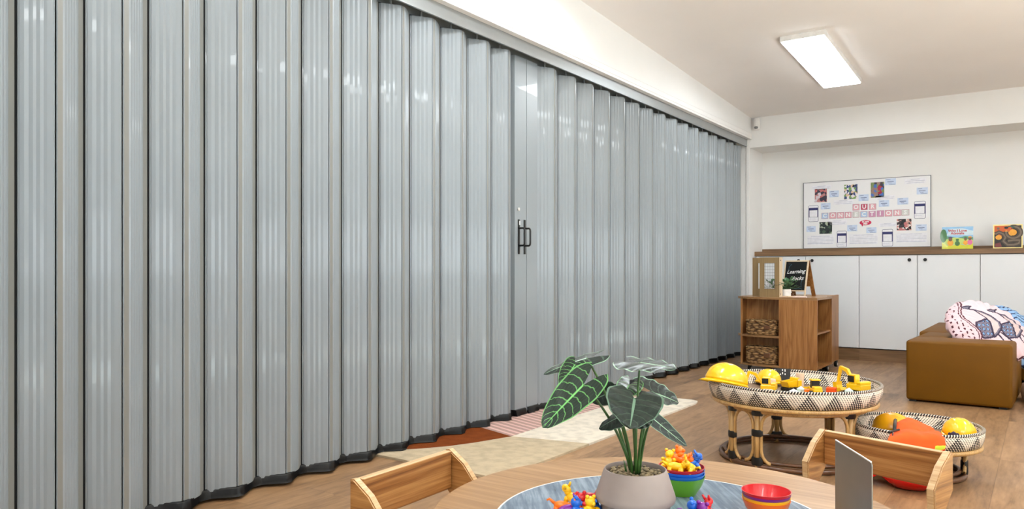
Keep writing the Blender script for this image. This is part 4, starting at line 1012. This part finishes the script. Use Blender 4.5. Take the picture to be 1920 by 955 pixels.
excavator(tr(1440, 742), radians(185), .95, 'yellow toy excavator beside the left helmet, arm to the right')
truck(tr(1485, 735), radians(60), .95, 'yellow toy tipper truck in the middle of the large tray, bed facing out', tip=0)
loader(tr(1528, 744), radians(120), 1.0, 'yellow and black toy loader right of the middle in the large tray')
excavator(tr(1608, 745), radians(150), 1.15, 'yellow toy excavator at the right end of the large tray, arm raised')
def block(name, kind, loc, size, m, label, rz=0, group='loose blocks in the large tray'):
    bm = bmesh.new(); w_, h_ = size
    if kind == 'cyl': cyl(bm, (0, 0, h_/2), w_/2, h_, 'Z', 24)
    elif kind == 'cube': box(bm, -w_/2, w_/2, -w_/2, w_/2, 0, h_, bev=.003)
    elif kind == 'ramp': prism(bm, [(-w_/2, -w_*.35, 0), (w_/2, -w_*.35, 0), (-w_/2, -w_*.35, h_)], (0, 1, 0), 0, w_*.7)
    else:
        bmesh.ops.create_icosphere(bm, subdivisions=1, radius=w_/2)
        for v_ in bm.verts: v_.co.z *= h_/w_; v_.co *= 1+.12*noise.noise(v_.co*60)
        zm = min(v_.co.z for v_ in bm.verts); bmesh.ops.translate(bm, vec=(0, 0, -zm), verts=bm.verts)
    o = obj(name, bm, m, smooth='auto' if kind == 'cyl' else False, loc=loc, rot=(0, 0, rz)); tag(o, label, 'block', group)
block('wooden_block', 'cyl', tr(1447, 738), (.042, .078), 'block_wood', 'pale wooden cylinder block standing left of the middle, behind the cube')
block('wooden_block', 'cube', tr(1440, 750), (.046, .052), 'block_wood', 'pale wooden cube block in front of the left cylinder', .3)
block('wooden_block', 'ramp', tr(1427, 756), (.05, .045), 'pale_pink', 'pale wooden ramp block beside the wooden cube', 1.2)
block('wooden_block', 'cyl', tr(1500, 728), (.044, .085), 'block_wood', 'tall pale wooden cylinder block in the middle of the tray')
block('toy_stone', 'stone', tr(1488, 752), (.074, .062), 'bright_white', 'white faceted play stone in the middle front of the tray')
block('toy_stone', 'stone', tr(1502, 742), (.05, .05), 'mint', 'small mint play stone behind the white one')
block('toy_stone', 'stone', tr(1508, 753), (.06, .04), 'pale_yellow', 'pale yellow play stone right of the white one')
block('toy_brick', 'cube', tr(1463, 757), (.03, .025), 'toy_orange', 'small amber brick near the front rim', .4)
block('toy_brick', 'cube', tr(1513, 744), (.026, .04), 'toy_orange', 'orange brick beside the black and yellow loader', .2)
block('toy_stone', 'stone', tr(1546, 752), (.07, .045), 'pale_pink', 'pale pink play stone near the orange brick')
block('toy_brick', 'cube', tr(1559, 741), (.048, .04), 'vest_orange', 'bright orange brick towards the right of the tray', .1)
block('toy_stone', 'stone', tr(1592, 747), (.05, .055), 'mint', 'mint play stone below the right excavator')

# small tray: helmets, vests
z2 = .183
hardhat('toy_helmet', 'yellow toy hard hat with ridges and badge at the right of the small tray', at(1799, 813, 3.66), (radians(0), radians(8), radians(-66)), .205, 'hat_yellow', 'yellow toy helmets', badge=False)
hardhat('toy_helmet', 'amber yellow toy hard hat partly under the orange vests', at(1673, 806, 3.84), (radians(6), radians(5), radians(160)), .235, 'hat_amber', 'yellow toy helmets')
bm = bmesh.new(); [blob(bm, (x, 0, z_), r_, sub=1) for x, z_, r_ in ((-.016, 0, .009), (.016, 0, .009), (0, .002, .013), (0, -.012, .009))]; o = obj('toy_spider', bm, 'bird_line', loc=at(1788, 815, 3.54)); tag(o, 'tiny purple and black toy on the front of the right helmet', 'toy')
def drape(rows, th, m, label, name='safety_vest', extra=None, group='orange safety vests'):
    "cloth through a grid of points"
    nu, nv = len(rows[0]), len(rows); K = 6
    def cr(p0, p1, p2, p3, t): return .5*((2*p1)+(-p0+p2)*t+(2*p0-5*p1+4*p2-p3)*t*t+(-p0+3*p1-3*p2+p3)*t**3)
    def interp(seq):
        out = []
        for i in range(len(seq)-1):
            p0, p1, p2, p3 = seq[max(i-1, 0)], seq[i], seq[i+1], seq[min(i+2, len(seq)-1)]
            out += [cr(p0, p1, p2, p3, k/K) for k in range(K)]
        return out+[seq[-1]]
    g = [interp(r) for r in rows]; g = [list(c) for c in zip(*[interp([r[i] for r in g]) for i in range(len(g[0]))])]
    for r in g:
        for i, p in enumerate(r): r[i] = p+Vector((0, 0, .006*noise.noise(p*22)+.003*noise.noise(p*60)))
    H, Wd = len(g), len(g[0]); bm = bmesh.new(); off = -ray(1700, 820).normalized()*-1
    A = [[bm.verts.new(p) for p in r] for r in g]; Bq = [[bm.verts.new(p+off*th+Vector((0, 0, -th*.6))) for p in r] for r in g]
    for i in range(H-1):
        for j in range(Wd-1):
            mi = extra(i/(H-1), j/(Wd-1)) if extra else 0
            bm.faces.new((A[i][j], A[i][j+1], A[i+1][j+1], A[i+1][j])).material_index = mi; bm.faces.new((Bq[i][j], Bq[i+1][j], Bq[i+1][j+1], Bq[i][j+1])).material_index = mi
    for i in range(H-1):
        for j in (0, Wd-1): bm.faces.new((A[i][j], A[i+1][j], Bq[i+1][j], Bq[i][j]))
    for j in range(Wd-1):
        for i in (0, H-1): bm.faces.new((A[i][j], Bq[i][j], Bq[i][j+1], A[i][j+1]))
    c = sum((v_.co for v_ in bm.verts), Vector())/len(bm.verts); bmesh.ops.translate(bm, vec=-c, verts=bm.verts)
    t = thing(name, label, 'vest', c, group=group); obj('cloth', bm, [m, 'vest_lime'], t, True); return t, c
G = [[at(1681, 789, 3.80), at(1700, 783, 3.80), at(1722, 790, 3.80), at(1746, 799, 3.78)],
     [at(1679, 798, 3.70), at(1703, 795, 3.70), at(1726, 799, 3.70), at(1752, 808, 3.70)],
     [at(1678, 814, 3.62), at(1704, 814, 3.60), at(1728, 816, 3.60), at(1754, 820, 3.62)]]
t, c = drape(G, .02, 'vest_orange', 'orange safety vest lying at the back of the small tray')
bm = bmesh.new(); place(box(bmesh.new(), 0, 0, 0, 0, 0, 0), Matrix()); 
bm = bmesh.new(); tube(bm, [at(1679, 788, 3.76)-c, at(1678, 797, 3.66)-c, at(1677, 808, 3.60)-c], .008, 8); obj('collar_tape', bm, 'black_plastic', t)
G = [[at(1670, 812, 3.56), at(1700, 806, 3.60), at(1730, 810, 3.60), at(1755, 808, 3.60), at(1768, 814, 3.60)],
     [at(1667, 819, 3.43), at(1698, 812, 3.425), at(1730, 814, 3.425), at(1756, 815, 3.425), at(1771, 821, 3.44)],
     [at(1664, 832, 3.40), at(1696, 836, 3.39), at(1728, 836, 3.39), at(1754, 834, 3.39), at(1773, 834, 3.41)],
     [at(1668, 852, 3.41), at(1698, 852, 3.40), at(1728, 852, 3.39), at(1752, 846, 3.39), at(1772, 842, 3.41)]]
t, c = drape(G, .02, 'vest_orange', 'orange safety vest hanging over the front rim of the small tray, lime hem', extra=lambda a, b_: 1 if a > .72 and b_ > .72 else 0)
bm = bmesh.new(); tube(bm, [at(1667, 812, 3.46)-c, at(1674, 809, 3.48)-c, at(1686, 806, 3.50)-c], .005, 8); tube(bm, [at(1674, 810, 3.46)-c, at(1674, 822, 3.42)-c], .003, 6); obj('strap', bm, 'black_plastic', t)
# red helmet on the floor under the small table
pf = onZ(1716, 924, .004)
t = thing('toy_helmet', 'bright red toy fire helmet lying on the floor under the small rattan table', 'helmet', (pf.x-.03, pf.y+.09, .0))
bm = bmesh.new()
pr = [(.0, .03), (.07, .035), (.1, .055), (.135, .1), (.139, .098), (.105, .048), (.075, .018), (0, .012)]
lathe(bm, [(r_, z_) for r_, z_ in pr], 40); 
for v_ in bm.verts: v_.co.x *= 1.15; v_.co.z -= .010
o = obj('shell', bm, 'hat_red', t, True)
bm = bmesh.new(); n = 40; tube(bm, [(.137*1.15*cos(2*pi*i/n), .137*sin(2*pi*i/n), .089) for i in range(n)], .004, 6, True); obj('rim', bm, 'hat_orange_edge', t, True)
bm = bmesh.new(); place(lathe(bm, [(0, 0), (.05, .002), (.062, .02), (.066, .022), (.055, -.004), (0, -.006)], 24), Matrix.Translation((-.15, -.03, .045)) @ Matrix.Rotation(radians(-35), 4, 'Y')); obj('visor', bm, 'hat_red', t, True)
bm = bmesh.new(); box(bm, -.05, .06, -.02, -.012, .035, .047); obj('strap', bm, 'black_plastic', t)

# ================================================================== ROUND TABLE
TC = Vector((-.68, 1.56)); TR = .523; TZ = .46
t = thing('round_table', 'round pale oak table in the foreground with a grey mat', 'table', (TC.x, TC.y, 0))
bm = bmesh.new(); lathe(bm, [(0, TZ-.025), (TR-.004, TZ-.025), (TR, TZ-.021), (TR, TZ-.003), (TR-.003, TZ), (0, TZ)], 128); obj('tabletop', bm, 'oak_top', t, 'auto')
for k in range(4):
    a = radians(45+90*k); bm = bmesh.new(); r = .36; lathe(bm, [(0, 0), (.016, 0), (.024, TZ-.026), (0, TZ-.026)], 16, (r*cos(a), r*sin(a), 0)); obj('leg', bm, 'oak_z', t, True)
MC = Vector((-.672, 1.513)); MR = .361
t = thing('table_mat', 'round grey marbled mat with white border lying on the round table', 'mat', (MC.x, MC.y, TZ+.0005), (0, 0, radians(38)))
bm = bmesh.new(); lathe(bm, [(0, 0), (MR-.004, 0), (MR-.004, .0032), (0, .0032)], 96); obj('mat_surface', bm, 'marble_mat', t)
bm = bmesh.new(); lathe(bm, [(MR-.004, 0), (MR, 0), (MR, .0034), (MR-.004, .0034), (MR-.004, 0)], 96); obj('border', bm, 'mat_border', t)
ZM = TZ+.0042

# chairs
def chair(label, loc, rz, wd):
    t = thing('child_chair', label, 'chair', loc, (0, 0, rz), 'plywood child chairs')
    prof = [(0, .52), (.012, .522), (.06, .49), (.105, .437), (.102, .39), (.118, .30), (.33, .285), (.35, .27), (.345, 0), (.30, 0), (.29, .2), (.10, .2), (.055, .0), (.0, 0), (.035, .2), (.045, .37), (.0, .42)]
    for k, x in enumerate((0, wd-.022)):
        bm = prism(bmesh.new(), [(x, d, z) for d, z in prof], (1, 0, 0), 0, .022)
        bmesh.ops.recalc_face_normals(bm, faces=bm.faces)
        bmesh.ops.bevel(bm, geom=[e for e in bm.edges if abs(e.verts[0].co.x-e.verts[1].co.x) < 1e-5], offset=.003, segments=2, affect='EDGES')
        for f in bm.faces: f.material_index = 0 if abs(f.normal.x) > .7 else 1
        bm.normal_update()
        for f in bm.faces: f.material_index = 0 if abs(f.normal.x) > .7 else 1
        obj('side_panel', bm, ['chair_ply', 'plywood_edge'], t)
    bm = bmesh.new(); box(bm, .0225, wd-.0225, .001, .023, .42, .52, bev=.003); bm.normal_update()
    for f in bm.faces: f.material_index = 1 if f.normal.z > .6 else 0
    obj('back_rail', bm, ['oak_x', 'plywood_edge'], t)
    obj('seat', B(.0225, wd-.0225, .05, .335, .262, .28, bev=.003), 'oak_x', t)
    return t
chair('light plywood child chair left of the round table, back towards the folding door', (-1.312, 1.575, 0), radians(-88.5), .372)
chair('light plywood child chair behind the round table on the right, below the rattan tables', (-.193, 2.302, 0), radians(180-18.4), .378)

# grey upright board on the table
a_, b_ = onZ(1566, 826, .62), onZ(1634.5, 869, .62); L = (b_-a_).length; d = (b_-a_).normalized()
t = thing('upright_panel', 'thin grey metal panel standing upright at the right of the round table', 'panel', (a_.x, a_.y, TZ+.0005), (0, 0, atan2(d.y, d.x)))
bm = prism(bmesh.new(), [(0, 0, 0), (L, 0, 0), (L, 0, .153), (L-.002, 0, .157), (L-.006, 0, .1595), (0, 0, .1595)], (0, 1, 0), 0, .0022); obj('sheet', bm, 'grey_metal', t)
bm = B(-.0, L-.006, -.0006, .0028, .1593, .1612); o = obj('edge_trim', bm, 'metal_edge', t); o['label'] = 'bright edge of the panel'
obj('foot', B(.0, L, .0024, .05, 0, .002), 'grey_metal', t)

# ------------------------------------------------------------------ bowls and counting toys
def bowl(loc, r, h, m, label, group, cat='bowl'):
    bm = bmesh.new(); lathe(bm, [(0, 0), (r*.62, 0), (r*.66, .004), (r*.86, h*.5), (r*.97, h-.004), (r, h), (r*.965, h), (r*.9, h*.75), (r*.64, .007), (0, .006)], 48)
    o = obj('plastic_bowl', bm, m, smooth='auto', loc=loc); tag(o, label, cat, group); return o
g = 'stacked plastic bowls'
GB = (-.712, 1.722)
bowl((*GB, ZM), .056, .043, 'toy_green', 'green plastic bowl at the bottom of the stack behind the plant pot', g)
for i, (m, l) in enumerate((('toy_blue', 'lower blue plastic bowl nested in the green bowl'), ('toy_blue', 'upper blue plastic bowl nested under the red one'), ('toy_red', 'red plastic bowl on top of the green bowl stack, holding toys'))): bowl((*GB, ZM+.0075*(i+1)), .0555-.0004*i, .043, m, l, g)
RB = (-.495, 1.672)
bowl((*RB, ZM), .0515, .036, 'toy_orange', 'orange plastic bowl at the bottom of the empty stack on the right', g)
bowl((*RB, ZM+.0065), .0515, .036, 'toy_yellow', 'yellow plastic bowl nested in the orange one on the right', g)
bowl((*RB, ZM+.0125), .0513, .036, 'toy_purple', 'purple plastic bowl nested under the empty red one on the right', g)
bowl((*RB, ZM+.019), .0525, .036, 'toy_red', 'empty red plastic bowl on top of the right hand stack', g)
LB = onZ(1086, 960, .50); bowl((LB.x, LB.y, ZM), .050, .034, 'pale_blue_plastic', 'pale blue plastic bowl of mixed coloured counters left of the plant pot', g)
MB_ = onZ(1324, 996, .49); bowl((MB_.x, MB_.y, ZM), .050, .032, 'toy_purple', 'purple plastic bowl of counters at the bottom edge in front', g)
def critter(loc, rot, s, m, label, kind=0, group='plastic counting animals'):
    bm = bmesh.new()
    if kind == 0:   # sitting bear
        blob(bm, (0, 0, .012), .011, (1, .85, 1.1)); blob(bm, (0, 0, .027), .0085)
        for sx in (-1, 1): blob(bm, (sx*.0065, 0, .0345), .0032); blob(bm, (sx*.0105, -.006, .017), .0038, (1, 1.8, 1)); blob(bm, (sx*.008, -.011, .004), .0045, (1, 1.9, 1))
        blob(bm, (0, -.0085, .0255), .0035)
    elif kind == 1:  # four legged animal
        blob(bm, (0, 0, .017), .0095, (1.7, .85, .85)); blob(bm, (.019, 0, .024), .0065, (1.3, 1, 1)); blob(bm, (.015, 0, .021), .006)
        for x in (-.01, .01):
            for y in (-.005, .005): tube(bm, [(x, y, .016), (x*1.15, y*1.2, .001)], [.0042, .0036], 8)
        tube(bm, [(-.015, 0, .019), (-.023, 0, .024), (-.027, 0, .021)], [.003, .0022, .0015], 6)
        for y in (-.004, .004): tube(bm, [(.018, y, .028), (.018, y*1.5, .036)], [.0025, .0016], 6)
    else:            # frog / splayed figure
        blob(bm, (0, 0, .008), .0095, (1.2, 1, .8)); blob(bm, (.011, 0, .012), .0065)
        for y in (-.004, .004): blob(bm, (.013, y, .018), .0028)
        for sx in (-1, 1):
            for sy in (-1, 1): tube(bm, [(sx*.007, sy*.006, .008), (sx*.014, sy*.014, .010), (sx*.018, sy*.017, .001)], [.0038, .0034, .003], 8)
    o = obj('counting_animal', bm, m, loc=loc, rot=rot, smooth=True); o.scale = (s,)*3; tag(o, label, 'toy', group)
R_ = random.Random(11)
def zc(b): return b
zz = ZM+.045
for (dx, dy, dz, m, k, l, rz) in ((-.022, -.028, .012, 'toy_yellow', 1, 'yellow animal counter at the left front of the green bowl stack', .4), (.006, -.032, .012, 'toy_yellow', 1, 'yellow animal counter in the middle front of the green bowl stack', 2.6), (-.002, -.012, .018, 'toy_yellow', 2, 'yellow splayed counter on top in the green bowl stack', 1.0),
        (-.030, .004, .020, 'toy_yellow', 0, 'upright yellow bear counter at the left of the green bowl stack', .2), (-.010, .010, .024, 'toy_orange', 1, 'orange animal counter on top of the green bowl stack, left', 0.2), (.012, .018, .026, 'toy_orange', 2, 'orange splayed counter on top of the green bowl stack, right', 2.0), (.002, .0, .03, 'toy_orange', 0, 'orange bear counter lying in the middle of the green bowl stack', 1.4),
        (.030, -.002, .015, 'toy_blue', 1, 'blue animal counter at the right of the green bowl stack', .5), (.024, .022, .015, 'toy_blue', 0, 'blue bear counter at the back right of the green bowl stack', .5)):
    q = Rv*dx+F*dy; critter((GB[0]+q.x, GB[1]+q.y, zz-.008+dz), (R_.uniform(-.5, .5), R_.uniform(-.5, .5), rz), 1.3, m, l, k)
for (dx, dy, dz, m, k, l, rz) in ((-.034, .0, .006, 'toy_orange', 1, 'orange counter at the left of the pale blue bowl', .3), (-.012, .018, .020, 'toy_yellow', 1, 'yellow counter at the back of the pale blue bowl', 3.0), (.0, -.002, .018, 'toy_red', 2, 'large red splayed counter on top of the pale blue bowl', 1.9), (.005, -.012, .010, 'toy_red', 0, 'red bear counter in the middle of the pale blue bowl', 0), (.022, .012, .018, 'toy_red', 1, 'pinkish red counter at the back right of the pale blue bowl', .6),
        (.034, .002, .004, 'toy_blue', 1, 'blue counter at the right of the pale blue bowl', 2.2), (.016, -.02, .006, 'toy_yellow', 0, 'yellow counter at the front of the pale blue bowl', 1.2), (-.008, -.022, .004, 'toy_blue', 0, 'blue counter at the front of the pale blue bowl', 2.2), (-.022, -.014, .002, 'toy_purple', 1, 'purple counter at the left front of the pale blue bowl', .9)):
    q = Rv*dx+F*dy; critter((LB.x+q.x, LB.y+q.y, ZM+.02+dz), (R_.uniform(-.5, .5), R_.uniform(-.5, .5), rz), 1.35, m, l, k)
for (dx, dy, dz, m, k, l, rz) in ((-.03, .008, .01, 'toy_purple', 1, 'purple counter at the left of the front purple bowl', .3), (-.008, .02, .016, 'toy_purple', 0, 'upright purple counter in the front purple bowl', .3), (-.016, .026, .016, 'toy_blue', 0, 'blue bear counter at the back of the front purple bowl', 2), (.008, .026, .014, 'toy_red', 1, 'red counter at the back of the front purple bowl', 1.3), (.03, .012, .010, 'toy_pink', 2, 'pinkish counter at the right of the front purple bowl', 1.3)):
    q = Rv*dx+F*dy; critter((MB_.x+q.x, MB_.y+q.y, ZM+.02+dz), (R_.uniform(-.4, .4), R_.uniform(-.4, .4), rz), 1.3, m, l, k)
for (u, v, m, k, l) in ((1362, 968, 'toy_red', 2, 'red splayed counter lying on the grey mat beside the orange bowls'), (1388, 976, 'toy_pink', 2, 'pink red counter lying on the mat nearest the orange bowls')):
    p = onZ(u, v, ZM+.012); critter((p.x, p.y, ZM), (0, 0, u), 1.2, m, l, k)

# ------------------------------------------------------------------ potted plant
PC = Vector((-.691, 1.427, ZM))
t = thing('potted_plant', 'dark green artificial anthurium-like plant in a pinkish grey pot on the round table', 'plant', PC)
H = .59-ZM
bm = bmesh.new(); lathe(bm, [(0, 0), (.056, 0), (.06, .003), (.073, H-.070), (.0745, H-.067), (.081, H-.064), (.0825, H-.058), (.0815, H-.052), (.0645, H-.002), (.0635, H), (.0615, H), (.0605, H-.002), (.062, H-.014), (0, H-.014)], 72)
pot = obj('pot', bm, 'pot_clay', t, 'auto')
bm = bmesh.new(); lathe(bm, [(0, 0), (.0605, 0), (.0605, .002), (0, .002)], 48, (0, 0, H-.0135)); obj('pot_liner', bm, 'pot_inside', pot)
bm = bmesh.new(); rg = random.Random(5); plain('gravel_stone', (128, 112, 84), .8, var=.55, nscale=90)
for i in range(230):
    r = .056*sqrt(rg.random()); a = rg.uniform(0, 2*pi); s_ = rg.uniform(.0032, .0055)
    blob(bm, (r*cos(a), r*sin(a), H-.0115+rg.uniform(0, .004)), s_, (rg.uniform(.8, 1.4), rg.uniform(.8, 1.3), rg.uniform(.6, .9)), Matrix.Rotation(rg.uniform(0, 3), 3, 'Z'), 1)
for f in bm.faces: f.smooth = False
o = obj('gravel', bm, 'gravel_stone', t); o['kind'] = 'stuff'
def leaf(P, tip, nrm, Wd, m, cup=.25, droop=.12, back=.24, stem_from=None, name='leaf'):
    P = Vector(P)-PC; tip = Vector(tip)-PC; D = tip-P; L = D.length; D.normalize(); N = Vector(nrm); N = (N-D*N.dot(D)).normalized(); S = D.cross(N).normalized()
    bm = bmesh.new(); uv = bm.loops.layers.uv.new('UVMap'); nx, ny = 20, 26; G = []
    for j in range(ny+1):
        y = j/ny; row = []
        wv = (y+.02)**.32*(1-y)**.62*1.42*(1-.12*y) if y < 1 else 0
        for i in range(-nx//2, nx//2+1):
            x = i/(nx/2); ax = abs(x)
            ys = -back*(1-(1-ax)**1.6) if True else 0
            al = ys*(1-y)**1.3+y*(1-0)+0
            pos = P+D*(al*L)+S*(x*wv*Wd)+N*(cup*Wd*(ax*wv)**1.4 - droop*L*al*abs(al) + .010*sin(al*14+x*3)*ax*Wd*4)
            row.append(bm.verts.new(pos))
        G.append(row)
    n_ = len(G[0])
    for j in range(ny):
        for i in range(n_-1):
            try: f = bm.faces.new((G[j][i], G[j][i+1], G[j+1][i+1], G[j+1][i]))
            except ValueError: continue
            f.smooth = True
            for lo, (ii, jj) in zip(f.loops, ((i, j), (i+1, j), (i+1, j+1), (i, j+1))): lo[uv].uv = (ii/(n_-1), jj/ny)
    lf = obj(name, bm, m, t, keepn=True)
    if stem_from is not None:
        base = Vector(stem_from); b = bmesh.new(); mid = (base+P)/2+Vector(((P.x-base.x)*-.18, (P.y-base.y)*-.18, .02))
        tube(b, arc(base, mid, P, 10), [.0034-.0013*k/10 for k in range(11)], 8); obj('stem', b, 'stem_green', t, True)
    return lf
T0 = 1.56; up = Vector((0, 0, 1)); tc_ = -F     # towards the camera
def sb(dx, dy): q = Rv*dx+F*dy; return (q.x, q.y, H-.012)
# (attach point, tip, normal, half width, material)
leaf(at(1094, 722, T0-.08), at(1018, 799, T0-.14), tc_*.82+up*.55-Rv*.05, .050, 'leaf_veined', .10, .05, .42, sb(-.006, -.002))
leaf(at(1100, 672, T0+.03), at(1019, 693, T0-.0), up*.9+tc_*.42, .030, 'leaf_glossy', -.3, .12, .50, sb(-.008, .004))
leaf(at(1078, 684, T0+.01), at(1051, 725, T0-.03), tc_*.9+up*.3-Rv*.3, .030, 'leaf_veined', .1, .0, .30)
leaf(at(1200, 680, T0+.03), at(1265, 688, T0-.03), up*1.0+tc_*.26, .060, 'leaf_glossy', -.12, .05, .62, sb(.0, .006))
leaf(at(1190, 748, T0-.10), at(1182, 799, T0-.15), tc_*.75+up*.7, .073, 'leaf_plain', .10, .10, .40, sb(0, -.008))
leaf(at(1226, 737, T0+.06), at(1274, 752, T0+.05), up*.85+tc_*.45, .052, 'leaf_glossy', .1, .1, .9, sb(.006, .004))
leaf(at(1162, 782, T0-.06), at(1120, 800, T0-.05), up*.75+tc_*.5, .028, 'leaf_plain', -.35, .15, .35, sb(-.007, -.006))
leaf(at(1222, 783, T0-.05), at(1287, 838, T0-.06), up*.6+tc_*.75, .022, 'leaf_glossy', .1, -.04, .35, sb(.007, -.004))
leaf(at(1208, 784, T0-.08), at(1196, 802, T0-.10), up*.3+tc_*.8, .024, 'leaf_plain', .1, .1, .35, sb(.004, -.008))
leaf(at(1140, 738, T0+.04), at(1107, 752, T0+.05), up*.3+tc_*.9, .032, 'leaf_plain', .1, .1, .5, sb(-.004, .004))
leaf(at(1180, 722, T0+.05), at(1168, 740, T0+.0), up*.7+tc_*.6, .036, 'leaf_veined', -.2, .1, .8, sb(.003, .006))
b = bmesh.new(); tube(b, [sb(-.018, .0), Vector(sb(-.021, 0))+Vector((0, 0, .016)), Vector(sb(-.024, 0))+Vector((0, 0, .03))], [.003, .002, .0006], 6); obj('shoot', b, 'stem_green', t, True)
